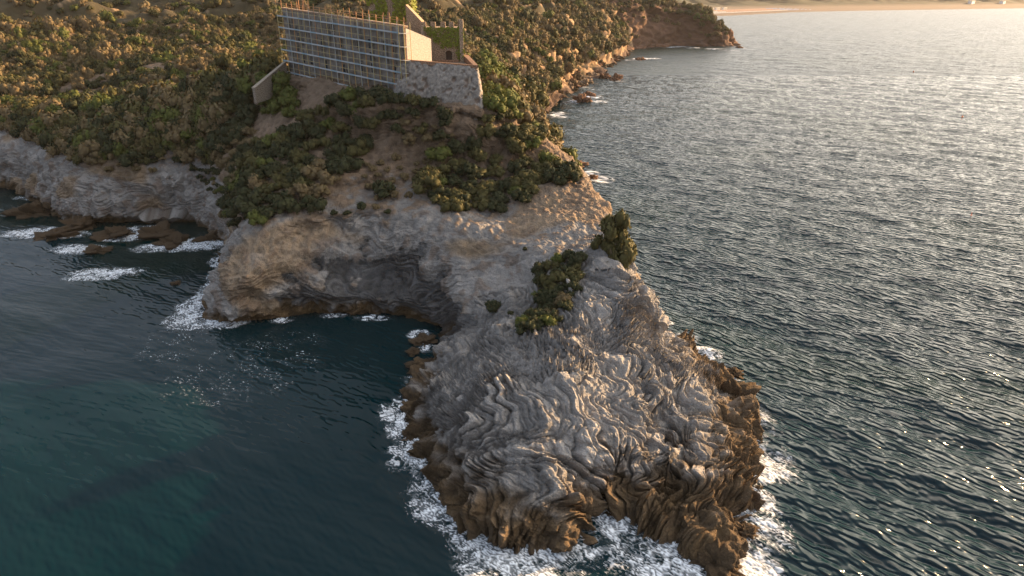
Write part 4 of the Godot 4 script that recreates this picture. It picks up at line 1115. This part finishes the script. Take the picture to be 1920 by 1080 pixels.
func build_maquis() -> void:
	var list := []
	var taken := {}
	for s in spots:
		var p: Vector3 = s[0]
		var n: Vector3 = s[1]
		if p.z > -130.0 or p.y < 12.0 and p.z > -270.0 or p.y < 7.0 or in_castle(p): continue
		if p.z > -150.0 and p.x > -60.0 and p.x < -20.0 and p.z > -147.0: continue
		var slope := absf(n.y)
		var keep := smoothstep(0.3, 0.75, slope)
		if p.x > 100.0 and slope < 0.8: continue
		if p.x > -12.0: keep *= 0.55
		var glade := na.get_noise_2d(p.x * 0.02, p.z * 0.02)
		if rng.randf() > keep: continue
		var far := Vector2(p.x, p.z).length()
		var r := (1.5 + 2.3 * pow(rng.randf(), 1.6)) * (1.0 + 0.25 * glade)
		if far > 350.0: r *= 1.25
		var g := 1.1 if far < 350.0 else 1.35
		var key := Vector2i(floori(p.x / (r * g)), floori(p.z / (r * g)))
		if taken.has(key): continue
		taken[key] = true
		var u := rng.randf() + 0.25 * nb.get_noise_2d(p.x * 0.05, p.z * 0.05)
		var kind := 0 if u < 0.2 else (1 if u < 0.5 else (3 if u < 0.9 else 2))
		list.append([r / far, p - Vector3(0, 0.3, 0), r, kind])
	list.sort_custom(func(a, b): return a[0] > b[0])
	print("maquis ", list.size())
	var near := mini(300, list.size())
	var label := ["dark green evergreen shrub in the maquis covering the hillside", "olive green shrub in the maquis covering the hillside", "bright green shrub in the maquis covering the hillside", "dry brownish shrub in the maquis covering the hillside"]
	for i in near:
		var e: Array = list[i]
		plant("maquis_shrub", e[3], e[1], e[2], label[e[3]], label[e[3]].split(" in the")[0] + "s on the hillside", rng.randf_range(0.85, 1.5))
	for kind in 4:
		var some := list.slice(near).filter(func(e): return e[3] == kind)
		var mm := MultiMesh.new()
		mm.transform_format = MultiMesh.TRANSFORM_3D
		mm.mesh = crowns[kind]
		mm.instance_count = some.size()
		for i in some.size():
			var e: Array = some[i]
			var b := Basis(Vector3.UP, rng.randf() * TAU).scaled(Vector3(e[2], e[2] * rng.randf_range(0.85, 1.5), e[2]))
			mm.set_instance_transform(i, Transform3D(b, e[1]))
		var o := MultiMeshInstance3D.new()
		o.multimesh = mm
		o.material_override = leaf_kinds[kind]
		o.name = ["dark_maquis", "olive_maquis", "bright_maquis", "dry_maquis"][kind]
		add_child(o, true)
		tag(o, ["dark green", "olive green", "bright green", "dry brown"][kind] + " scrub mass on the far hillside", "scrub", "", "stuff")


# ---------------------------------------------------------------- the castle
const E2 := Vector2(0.746, 0.666)       # along the scaffolded front
const N2 := Vector2(-0.666, 0.746)      # out of the front

func front(s: float, out: float, y: float) -> Vector3:
	return Vector3(-47.0 + E2.x * s + N2.x * out, y, -147.0 + E2.y * s + N2.y * out)


func turned(size: Vector3, s: float, out: float, y: float, called: String, mesh: Mesh, m: Material, parent: Node, tilt := 0.0) -> MeshInstance3D:
	var o := obj(called, mesh, m, parent)
	var ex := Vector3(E2.x, tilt, E2.y).normalized()
	var ez := Vector3(N2.x, 0, N2.y)
	o.transform = Transform3D(Basis(ex * size.x, ez.cross(ex) * size.y, ez * size.z), front(s, out, y))
	return o


func build_castle() -> void:
	var grey := masonry(lin(0.34, 0.315, 0.28))
	var cream := plaster(lin(0.66, 0.57, 0.46))
	var brick := masonry(lin(0.46, 0.35, 0.25))
	var dark := paint(lin(0.03, 0.035, 0.04), 0.12)
	var frame := masonry(lin(0.42, 0.38, 0.33), 0.5, 3.0)
	var c := thing("castle_residence", "long stone castle wing with small dark windows behind scaffolding", "castle", Vector3.ZERO)
	var a := [front(0, -1.4, 25), front(37.5, -1.4, 25), front(37.5, -7, 25), front(0, -7, 25)]
	var top := [front(0, -1.4, 42.0), front(37.5, -1.4, 39.6), front(37.5, -7, 37.6), front(0, -7, 40.4)]
	obj("front_block", hexa([a[3], a[2], a[1], a[0], top[3], top[2], top[1], top[0]]), grey, c)
	# end wall in plaster, a skin on the stone
	var e0 := [front(37.5, -7, 25), front(37.72, -7, 25), front(37.72, -1.42, 25), front(37.5, -1.42, 25)]
	var e1 := [front(37.5, -7, 37.55), front(37.72, -7, 37.55), front(37.72, -1.42, 39.5), front(37.5, -1.42, 39.5)]
	obj("plaster_end_wall", hexa(e0 + e1), cream, c)
	var face := read_net([])
	for k in 9:
		var t := 37.5 * k / 8.0
		var line := PackedVector3Array()
		for j in 5: line.append(front(t, -1.36, lerpf(lerpf(42.0, 39.6, t / 37.5), 25.0, j / 4.0)))
		face.append(line)
	obj("rubble_facing", loft(face, 0.22, 0.0, facade_shape, false), rock_material(0.3, 8.0), c)
	# coping along the front
	var k0 := [front(-0.2, -2.0, 42.0), front(37.7, -2.0, 39.6), front(37.7, -1.1, 39.6), front(-0.2, -1.1, 42.0)]
	var k1 := [front(-0.2, -2.0, 42.3), front(37.7, -2.0, 39.9), front(37.7, -1.1, 39.9), front(-0.2, -1.1, 42.3)]
	obj("coping", hexa(k0 + k1), masonry(lin(0.45, 0.36, 0.28)), c)
	var pane := box_mesh(Vector3(0.8, 1.6, 0.05))
	var surround := box_mesh(Vector3(1.1, 1.95, 0.1))
	for w in [[5.0, 36.9], [5.9, 32.9], [8.6, 32.7], [13.0, 36.0], [13.6, 32.2], [19.0, 36.4], [19.4, 31.8], [24.4, 36.5], [27.8, 36.6], [28.0, 34.4], [24.8, 32.3], [28.2, 32.5], [34.4, 32.6], [34.2, 36.3], [32.0, 36.5], [9.5, 39.6], [17.0, 39.0], [34.0, 30.2]]:
		var win := turned(Vector3.ONE, w[0], -1.26, w[1], "window", surround, frame, c)
		var p := obj("pane", pane, dark, win)
		p.position = Vector3(0, 0, 0.05)
	# keep
	var keep := thing("castle_keep", "square stone keep almost covered in green ivy", "tower", Vector3.ZERO)
	var ks := masonry(lin(0.40, 0.33, 0.26))
	obj("wall", hexa([Vector3(-27.6, 27, -149), Vector3(-19.5, 27, -149), Vector3(-19.5, 27, -141), Vector3(-27.6, 27, -141), Vector3(-27.4, 53, -148.8), Vector3(-19.7, 53, -148.8), Vector3(-19.7, 53, -141.2), Vector3(-27.4, 53, -141.2)]), ks, keep)
	for k in 8:
		var m := obj("merlon", box_mesh(Vector3(1.1, 1.2, 0.7)), ks, keep)
		m.position = Vector3(-27.0 + (k % 4) * 2.2, 53.6, -141.6 if k < 4 else -148.5)
	var slit := obj("window", box_mesh(Vector3(0.5, 1.3, 0.12)), dark, keep)
	slit.position = Vector3(-23.6, 45.2, -141.05)
	ivy(keep, 5200, func(r):
		var u: float = r.randf()
		var y: float = r.randf_range(33.0, 53.0)
		if u < 0.62:
			var x: float = r.randf_range(-27.7, -19.4)
			if absf(x + 23.6 + 0.3 * sin(y)) < 0.55 and y < 47.0 or na.get_noise_2d(x * 0.3, y * 0.22) > 0.5: return null
			return [Vector3(x, y, -140.95), Vector3(0, 0.25, 1)]
		return [Vector3(-19.45, y, r.randf_range(-149.0, -141.0)), Vector3(1, 0.25, 0)], 0.3, 4, 5)
	# link wall and gatehouse
	var g := thing("castle_gatehouse", "small crenellated gatehouse with an arched doorway and ivy", "gatehouse", Vector3.ZERO)
	obj("wall", hexa([Vector3(-16.4, 28, -137), Vector3(-9.1, 28, -137), Vector3(-9.1, 28, -131.95), Vector3(-16.4, 28, -131.95), Vector3(-16.4, 39.2, -137), Vector3(-9.1, 39.2, -137), Vector3(-9.1, 39.2, -131.95), Vector3(-16.4, 39.2, -131.95)]), brick, g)
	obj("front_wall", hexa([Vector3(-16.4, 28, -131.95), Vector3(-12.12, 28, -131.95), Vector3(-12.12, 28, -131.05), Vector3(-16.4, 28, -131.05), Vector3(-16.4, 39.18, -131.95), Vector3(-12.12, 39.18, -131.95), Vector3(-12.12, 39.18, -131.05), Vector3(-16.4, 39.18, -131.05)]), brick, g)
	obj("front_wall", hexa([Vector3(-10.88, 28, -131.95), Vector3(-9.1, 28, -131.95), Vector3(-9.1, 28, -131.05), Vector3(-10.88, 28, -131.05), Vector3(-10.88, 39.18, -131.95), Vector3(-9.1, 39.18, -131.95), Vector3(-9.1, 39.18, -131.05), Vector3(-10.88, 39.18, -131.05)]), brick, g)
	obj("front_wall", hexa([Vector3(-12.12, 35.35, -131.95), Vector3(-10.88, 35.35, -131.95), Vector3(-10.88, 35.35, -131.05), Vector3(-12.12, 35.35, -131.05), Vector3(-12.12, 39.18, -131.95), Vector3(-10.88, 39.18, -131.95), Vector3(-10.88, 39.18, -131.05), Vector3(-12.12, 39.18, -131.05)]), brick, g)
	obj("threshold", hexa([Vector3(-12.12, 28, -131.95), Vector3(-10.88, 28, -131.95), Vector3(-10.88, 28, -131.05), Vector3(-12.12, 28, -131.05), Vector3(-12.12, 33.4, -131.95), Vector3(-10.88, 33.4, -131.95), Vector3(-10.88, 33.4, -131.05), Vector3(-12.12, 33.4, -131.05)]), brick, g)
	obj("side_wall", hexa([Vector3(-19.3, 28, -137), Vector3(-16.45, 28, -137), Vector3(-16.45, 28, -133.0), Vector3(-19.3, 28, -134.0), Vector3(-19.3, 43.0, -137), Vector3(-16.45, 40.2, -137), Vector3(-16.45, 40.2, -133.0), Vector3(-19.3, 43.0, -134.0)]), brick, g)
	var pier := obj("corner_pier", box_mesh(Vector3(0.7, 12.6, 1.0)), masonry(lin(0.46, 0.38, 0.29)), g)
	pier.position = Vector3(-9.1, 34.2, -131.1)
	var pier2 := obj("corner_pier", box_mesh(Vector3(0.5, 8.0, 0.8)), masonry(lin(0.46, 0.38, 0.29)), g)
	pier2.position = Vector3(-16.1, 35.6, -130.9)
	for x in [-15.9, -14.2, -12.4, -10.9, -9.3]:
		var m := obj("merlon", box_mesh(Vector3(0.85, 0.95 if x != -9.3 else 1.5, 0.7)), brick, g)
		m.position = Vector3(x, 39.7 if x != -9.3 else 39.9, -131.5)
	var ring := PackedVector2Array()
	for k in 11:
		var t := PI * (k - 1.0) / 8.0
		ring.append(Vector2(0.95, 0) if k == 0 else (Vector2(-0.95, 0) if k == 10 else Vector2(cos(t) * 0.95, 1.35 + sin(t) * 0.95)))
	for k in 11:
		var t := PI * (9.0 - k) / 8.0
		ring.append(Vector2(-0.62, 0) if k == 0 else (Vector2(0.62, 0) if k == 10 else Vector2(cos(t) * 0.62, 1.35 + sin(t) * 0.62)))
	var surround_arch := obj("door_surround", prism(ring, 0.16), masonry(lin(0.40, 0.31, 0.23)), g)
	surround_arch.position = Vector3(-11.5, 33.4, -131.0)
	var door := obj("door", box_mesh(Vector3(1.2, 1.95, 0.08)), paint(lin(0.09, 0.055, 0.032), 0.7), g)
	door.position = Vector3(-11.5, 34.38, -131.88)
	var handle := obj("handle", box_mesh(Vector3(0.05, 0.16, 0.06)), paint(lin(0.2, 0.2, 0.2), 0.4, 0.8), door)
	handle.position = Vector3(0.42, 0.0, 0.06)
	ivy(g, 1600, func(r):
		var x: float = r.randf_range(-16.2, -8.6)
		var y: float = r.randf_range(33.4, 39.3)
		var low: float = 38.6 - maxf(0.0, (x + 15.6)) * 0.95
		if y < maxf(low, 35.9 if x < -10.2 else 33.6) + na.get_noise_2d(x, y) * 0.6: return null
		return [Vector3(x, y, -130.9), Vector3(0, 0.2, 1)], 0.2, 4, 9)
	# bastion: battered rubble walls round a paved platform
	var bs := thing("castle_bastion", "battered rubble stone bastion with a paved terrace on top", "bastion", Vector3.ZERO)
	var skin := read_net([
		[-20.5,34.2,-128, -21.2,31,-127, -22.0,27,-126.0, -22.4,22,-125.4],
		[-18.8,34.4,-122.6, -19.3,31,-121.9, -19.8,27,-121.2, -20.2,22,-120.6],
		[-14.5,34.1,-122.0, -14.8,31,-121.1, -15.0,27,-120.2, -15.2,22,-119.5],
		[-10.2,33.8,-121.4, -10.2,31,-120.5, -10.2,27,-119.6, -10.2,22,-118.8],
		[-6.9,33.5,-121.0, -6.8,31,-120.1, -6.7,27,-119.3, -6.6,22,-118.5],
		[-5.8,33.4,-121.2, -5.4,31,-120.7, -4.9,27,-120.0, -4.5,22,-119.6],
		[-6.6,33.6,-126.0, -6.0,31,-126.0, -5.2,27,-126.0, -4.5,23,-126.0],
		[-8.2,33.8,-132.5, -7.4,31,-132.5, -6.2,27,-132.5, -5.4,23,-132.5]])
	obj("rubble_wall", loft(skin, 0.2, 0.0, bastion_shape, false), rock_material(0.3, 8.0), bs)
	obj("core", hexa([Vector3(-19.6, 23, -133), Vector3(-8.4, 23, -133), Vector3(-7.2, 23, -122.4), Vector3(-18.6, 23, -123.6), Vector3(-19.6, 33.5, -133), Vector3(-8.7, 33.5, -133), Vector3(-6.6, 33.0, -121.8), Vector3(-18.6, 33.6, -123.0)]), masonry(lin(0.34, 0.28, 0.23)), bs)
	var coping := masonry(lin(0.40, 0.25, 0.17))
	obj("coping", hexa([Vector3(-18.9, 33.9, -123.3), Vector3(-6.4, 33.2, -121.8), Vector3(-5.8, 33.2, -121.0), Vector3(-18.9, 33.9, -122.4), Vector3(-18.9, 34.55, -123.3), Vector3(-6.4, 33.7, -121.8), Vector3(-5.8, 33.7, -121.0), Vector3(-18.9, 34.55, -122.4)]), coping, bs)
	obj("coping", hexa([Vector3(-9.0, 33.2, -132), Vector3(-8.0, 33.2, -132), Vector3(-5.75, 33.2, -121.05), Vector3(-6.6, 33.2, -121.75), Vector3(-9.0, 34.5, -132), Vector3(-8.0, 34.5, -132), Vector3(-5.75, 33.72, -121.05), Vector3(-6.6, 33.72, -121.75)]), coping, bs)
	obj("buttress", hexa([Vector3(-7.9, 24, -119.5), Vector3(-6.9, 24, -119.4), Vector3(-6.75, 24, -118.5), Vector3(-7.3, 24, -118.6), Vector3(-7.7, 32.2, -121.5), Vector3(-7.1, 32.2, -121.5), Vector3(-7.0, 32.0, -120.5), Vector3(-7.35, 32.0, -120.5)]), frame, bs)
	obj("low_wall", hexa([Vector3(-14.0, 33.4, -130.6), Vector3(-9.6, 33.4, -130.4), Vector3(-9.6, 33.4, -130.0), Vector3(-14.0, 33.4, -130.1), Vector3(-14.0, 33.75, -130.6), Vector3(-9.6, 33.8, -130.4), Vector3(-9.6, 33.8, -130.0), Vector3(-14.0, 33.75, -130.1)]), coping, bs)
	# garden wall running down from the scaffolded wing
	var w := thing("garden_wall", "low grey stone wall running downhill from the castle corner", "wall", Vector3.ZERO)
	obj("wall", hexa([Vector3(-46.6, 26, -147.2), Vector3(-46.2, 26, -146.6), Vector3(-49.6, 25.2, -136.2), Vector3(-50.2, 25.2, -136.4), Vector3(-46.6, 32.0, -147.2), Vector3(-46.2, 32.0, -146.6), Vector3(-49.6, 28.0, -136.2), Vector3(-50.2, 28.0, -136.4)]), masonry(lin(0.38, 0.34, 0.29)), w)
	obj("coping", hexa([Vector3(-46.7, 32.0, -147.2), Vector3(-46.1, 32.0, -146.6), Vector3(-49.5, 28.0, -136.1), Vector3(-50.3, 28.0, -136.3), Vector3(-46.7, 32.2, -147.2), Vector3(-46.1, 32.2, -146.6), Vector3(-49.5, 28.2, -136.1), Vector3(-50.3, 28.2, -136.3)]), masonry(lin(0.44, 0.40, 0.34)), w)


func prism(outline: PackedVector2Array, depth: float) -> ArrayMesh:
	var st := SurfaceTool.new()
	st.begin(Mesh.PRIMITIVE_TRIANGLES)
	st.set_smooth_group(-1)
	var tri := Geometry2D.triangulate_polygon(outline)
	for k in range(0, tri.size(), 3):
		for j in [0, 2, 1]:
			st.add_vertex(Vector3(outline[tri[k + j]].x, outline[tri[k + j]].y, depth))
		for j in [0, 1, 2]:
			st.add_vertex(Vector3(outline[tri[k + j]].x, outline[tri[k + j]].y, -depth))
	for k in outline.size():
		var p := outline[k]
		var q := outline[(k + 1) % outline.size()]
		for v in [Vector3(p.x, p.y, depth), Vector3(q.x, q.y, -depth), Vector3(q.x, q.y, depth), Vector3(p.x, p.y, depth), Vector3(p.x, p.y, -depth), Vector3(q.x, q.y, -depth)]:
			st.add_vertex(v)
	st.generate_normals()
	return st.commit()


func bastion_shape(p: Vector3, n: Vector3, out: Array) -> void:
	var cellv := nc.get_noise_3dv(p * 3.2)
	var fine := nd.get_noise_3dv(p * 1.2)
	var pit := smoothstep(0.4, 0.6, nb.get_noise_3dv(p * 0.6) + 0.3 * fine)
	var up := n if n.dot(p - Vector3(-12, p.y, -127)) > 0.0 else -n
	var tone := 0.30 + 0.08 * cellv + 0.10 * fine
	var c := Color(tone * 1.05, tone * 0.95, tone * 0.85)
	c = c.lerp(Color(0.20, 0.12, 0.08), pit * 0.6)
	var low := smoothstep(27.5, 25.0, p.y + fine * 3.0)
	out[0] = p + up * (cellv * 0.07 + fine * 0.14 - pit * 0.3 + low * 0.35 * nr.get_noise_3dv(p * 0.5))
	out[1] = c


func facade_shape(p: Vector3, n: Vector3, out: Array) -> void:
	var course := nc.get_noise_3dv(p * Vector3(1.6, 2.6, 1.6))
	var fine := nd.get_noise_3dv(p * 0.5)
	var along := Vector2(p.x, p.z).dot(E2)
	var streak := nd.get_noise_2d(along * 0.9, p.y * 0.07)       # rain stains running down the stone
	var patch := smoothstep(0.1, 0.4, nb.get_noise_3dv(p * 0.12))
	var tone := 0.26 + 0.05 * course + 0.12 * fine + 0.13 * streak
	var c := Color(tone * 1.06, tone * 0.96, tone * 0.85).lerp(Color(0.36, 0.33, 0.30) * (1.0 + 0.5 * fine), patch * 0.5)
	var up := Vector3(N2.x, 0, N2.y)
	out[0] = p + up * (course * 0.03 + fine * 0.03)
	out[1] = c


func plaster(c: Color) -> StandardMaterial3D:
	var m := paint(c, 0.9)
	m.albedo_texture = grain_texture
	m.uv1_triplanar = true
	m.uv1_world_triplanar = true
	m.uv1_scale = Vector3.ONE * 0.13
	return m


func ivy(parent: Node, count: int, where: Callable, leaf: float, kind: int, seed_value: int) -> void:
	var r := RandomNumberGenerator.new()
	r.seed = seed_value
	var pts := PackedVector3Array()
	var dirs := PackedVector3Array()
	for i in count:
		var f = where.call(r)
		if f == null: continue
		dirs.append(f[1].normalized())
		pts.append(f[0] + dirs[-1] * absf(r.randfn(0.0, 0.16)))
	obj("ivy", leaf_mesh(pts, dirs, leaf, r), leaf_kinds[kind], parent)


func build_scaffold() -> void:
	var s := thing("scaffolding", "tube scaffolding with six walkways across the castle front", "scaffolding", Vector3.ZERO)
	var steel := paint(lin(0.42, 0.34, 0.15), 0.5, 0.3)
	var rusty := paint(lin(0.42, 0.20, 0.08), 0.6, 0.2)
	var zinc := paint(lin(0.34, 0.36, 0.37), 0.6)
	var blue := paint(lin(0.21, 0.29, 0.33), 0.6)
	var plank := paint(lin(0.33, 0.32, 0.30), 0.8)
	var bays := 20
	var step := 37.5 / bays
	var tilt := -2.0 / 37.5
	var decks := [30.0, 32.2, 34.3, 36.4, 38.55, 40.7]
	var pole_tall := tube_mesh(0.055, 1.0)
	var board := box_mesh(Vector3(step - 0.04, 0.07, 0.95))
	var toe := box_mesh(Vector3(step - 0.02, 0.24, 0.04))
	var rail := box_mesh(Vector3(step, 0.06, 0.06))
	var tie := box_mesh(Vector3(0.06, 0.06, 1.0))
	for i in bays + 1:
		var d := tilt * step * i
		for out in [0.0, -1.0]:
			var foot := ground_y(front(step * i, out, 0).x, front(step * i, out, 0).z, 29.0) - 0.3
			foot = minf(foot, 30.0 + d)
			var head: float = 42.4 + d + (0.6 if i % 3 == 0 else 0.1)
			var p := turned(Vector3(1, head - foot, 1), step * i + (0.35 if out < 0.0 else 0.0), out, (head + foot) * 0.5, "standard", pole_tall, [steel, rusty, zinc, steel][(i * 3 + int(-out)) % 4], s)
			p.transform.basis = Basis.from_scale(Vector3(1, head - foot, 1))
			var crest := turned(Vector3(1, 1.5, 1), step * i + (0.35 if out < 0.0 else 0.0), out, head + 0.1, "guard_post", pole_tall, rusty, s)
			crest.transform.basis = Basis.from_scale(Vector3(1.0, 1.2, 1.0))
		for k in decks.size():
			turned(Vector3.ONE, step * i, -0.5, decks[k] + d - 0.08, "transom", tie, steel, s)
	for i in bays:
		var mid := step * (i + 0.5)
		var d := tilt * mid
		for k in decks.size():
			if k == 0 and i > 11: continue
			turned(Vector3.ONE, mid, -0.5, decks[k] + d, "deck_board", board, plank, s, tilt)
			turned(Vector3.ONE, mid, 0.05, decks[k] + d + 0.12, "toe_board", toe, [zinc, zinc, blue][(i * 7 + k * 5) % 3], s, tilt)
			turned(Vector3.ONE, mid, 0.05, decks[k] + d + 1.05, "guard_rail", rail, steel, s, tilt)
		turned(Vector3.ONE, mid, 0.0, 43.2 + d, "top_rail", rail, rusty, s, tilt)
		turned(Vector3.ONE, mid, -1.0, 42.7 + d, "top_rail", rail, rusty, s, tilt)
	# taller bay near the corner
	for e in [[8.2, 0.0], [10.0, 0.0], [8.2, -1.0], [10.0, -1.0]]:
		var p := turned(Vector3.ONE, e[0], e[1], 44.0, "hoist_post", pole_tall, rusty, s)
		p.transform.basis = Basis.from_scale(Vector3(1.6, 4.0, 1.6))
	for y in [43.6, 44.8]:
		turned(Vector3.ONE, 9.1, 0.0, y, "hoist_rail", rail, rusty, s)
	# return bay round the corner
	for e in [[38.6, -0.2], [38.6, -1.6]]:
		var p := turned(Vector3.ONE, e[0], e[1], 35.2, "standard", pole_tall, steel, s)
		p.transform.basis = Basis.from_scale(Vector3(1, 10.5, 1))
	for k in [1, 2, 3, 4, 5]:
		var o := turned(Vector3(0.6, 1, 1.4), 38.1, -0.9, decks[k] - 2.0, "deck_board", board, plank, s)
		o.position = front(38.1, -0.8, decks[k] - 2.0)


# ---------------------------------------------------------------- the far shore
func far_shape(p: Vector3, n: Vector3, out: Array) -> void:
	var fine := nd.get_noise_3dv(p * 0.03)
	var mid := nb.get_noise_3dv(p * 0.008)
	var up := smoothstep(7.0, 14.0, p.y + fine * 4.0)
	var c := Color(0.18, 0.13, 0.092) * (1.0 + 0.25 * fine)
	c = c.lerp(Color(0.045, 0.045, 0.025) * (1.0 + 0.7 * fine + 0.5 * mid), up)
	out[0] = p + Vector3(0, (mid * 14.0 + fine * 7.0) * up * smoothstep(8.0, 30.0, p.y), 0)
	out[1] = c


const SHORE := [[250, -1330, -0.8, -0.6], [435, -1534, -0.76, -0.65], [590, -1705, -0.70, -0.71], [755, -1880, -0.6, -0.8], [1180, -2110, -0.46, -0.89], [1670, -2343, -0.45, -0.89], [2300, -2640, -0.45, -0.89], [3200, -3000, -0.45, -0.89]]

func shore_point(t: float, inland: float, y: float) -> Vector3:
	var k := clampi(int(t), 0, SHORE.size() - 2)
	var f := t - k
	var x: float = lerpf(SHORE[k][0], SHORE[k + 1][0], f) + lerpf(SHORE[k][2], SHORE[k + 1][2], f) * inland
	var z: float = lerpf(SHORE[k][1], SHORE[k + 1][1], f) + lerpf(SHORE[k][3], SHORE[k + 1][3], f) * inland
	return Vector3(x, y, z)


func build_far() -> void:
	var net := []
	for k in SHORE.size():
		var row := PackedVector3Array()
		for e in [[-25, -2.5], [0, 0.1], [25, 1.5], [65, 3.6], [115, 6.0], [170, 10.0], [300, 32.0], [600, 75.0], [1100, 130.0]]:
			row.append(shore_point(k, e[0], e[1]) if k < SHORE.size() - 1 else shore_point(k - 1 + 0.9999, e[0], e[1]))
		net.append(row)
	var m := rock_material(0.02, 4.0)
	tag(obj("beach_and_hills", loft(net, 9.0, 0.004, far_shape, false), m), "", "", "", "structure")
	# parasols in rows on the sand
	var pole := tube_mesh(0.05, 2.2, 5)
	var cloth := tube_mesh(2.6, 0.9, 8, 0.05)
	var canvas := [paint(lin(0.75, 0.36, 0.20), 0.8), paint(lin(0.85, 0.80, 0.70), 0.8), paint(lin(0.30, 0.40, 0.60), 0.8)]
	var protos := []
	for row in 4:
		for i in 62:
			var t := 1.05 + i * 0.0335
			var inland := 28.0 + row * 21.0
			var at := shore_point(t, inland, 1.6 + inland * 0.036)
			var which := 2 if i > 50 else (0 if i > 14 and row > 0 else 1)
			var label: String = ["orange beach parasol open on the far sand", "pale beach parasol open on the far sand", "blue beach parasol open on the far sand"][which]
			var group: String = ["orange parasols on the beach", "pale parasols on the beach", "blue parasols on the beach"][which]
			var o := thing("beach_parasol", label, "parasol", at, 0.0, group)
			obj("pole", pole, canvas[1], o).position.y = 1.1
			obj("canopy", cloth, canvas[which], o).position.y = 2.3
	# bathing cabins, pavilions and villas
	var white := paint(lin(0.75, 0.72, 0.66), 0.8)
	var window_glass := paint(lin(0.25, 0.30, 0.33), 0.15)  # smooth bluish-grey glass for the beach house windows
	for i in 6:
		var t: float = [1.12, 1.32, 1.5, 1.86, 2.0, 2.14][i]
		var at := shore_point(t, 128.0, 6.0)
		var o := thing("bathing_cabins", "white row of bathing cabins behind the far beach", "cabins", at, 0.75, "bathing cabins behind the beach")
		obj("roof", box_mesh(Vector3(16, 0.5, 5)), white, o).position.y = 5.2
		obj("back_wall", box_mesh(Vector3(15.5, 5, 0.4)), white, o).position = Vector3(0, 2.5, -2)
		for k in 5:
			obj("pier", box_mesh(Vector3(1.3, 5, 4)), white, o).position = Vector3(-7 + 3.5 * k, 2.45, 0)
	var tile := paint(lin(0.35, 0.17, 0.10), 0.9)
	for e in [[0.92, 150, 22, 7, "white beach house with a flat roof above the rocky point"], [0.98, 205, 30, 8, "long pale hotel block behind the bathing cabins"], [0.86, 120, 15, 6, "small cream house at the end of the beach"], [1.05, 240, 18, 6, "white villa in the trees above the beach"], [4.9, 180, 40, 7, "long white pavilion roof on the far stretch of beach"], [5.15, 175, 36, 6, "second white pavilion beyond the long one"], [1.35, 300, 26, 7, "white villa on the hill behind the cabins"]]:
		var at := shore_point(e[0], e[1], 6.0 + (e[1] - 115.0) * 0.1)
		var o := thing("beach_house", e[4], "house", at, 0.8)
		obj("wall", box_mesh(Vector3(e[2], e[3] + 6.0, 12)), white, o).position.y = e[3] * 0.5 - 3.0
		obj("roof", box_mesh(Vector3(e[2] + 1.5, 0.8, 13.5)), white if e[0] > 4.0 else tile, o).position.y = e[3] + 0.4
		for k in 4:
			obj("window", box_mesh(Vector3(e[2] * 0.12, 1.8, 0.3)), window_glass, o).position = Vector3((k - 1.5) * e[2] * 0.24, e[3] * 0.55, 6.1)
	# marker buoys
	for e in [[100.2, -143.0], [177.0, -273.0], [248.0, -440.0]]:
		var o := thing("marker_buoy", "small orange marker buoy floating on the open water", "buoy", Vector3(e[0], 0.15, e[1]), 0.0, "marker buoys")
		var ball := SphereMesh.new()
		ball.radius = 0.36; ball.height = 0.7; ball.radial_segments = 14; ball.rings = 8
		obj("float", ball, paint(lin(0.6, 0.11, 0.03), 0.5), o)
		obj("stem", tube_mesh(0.06, 0.7), paint(lin(0.5, 0.09, 0.03), 0.5), o).position.y = 0.55


func build_all() -> void:
	make_stone()
	build_plants()
	build_castle()
	build_scaffold()
	build_maquis()
	build_rocks()
	build_far()
	build_foam()
	print("all ", Time.get_ticks_msec())
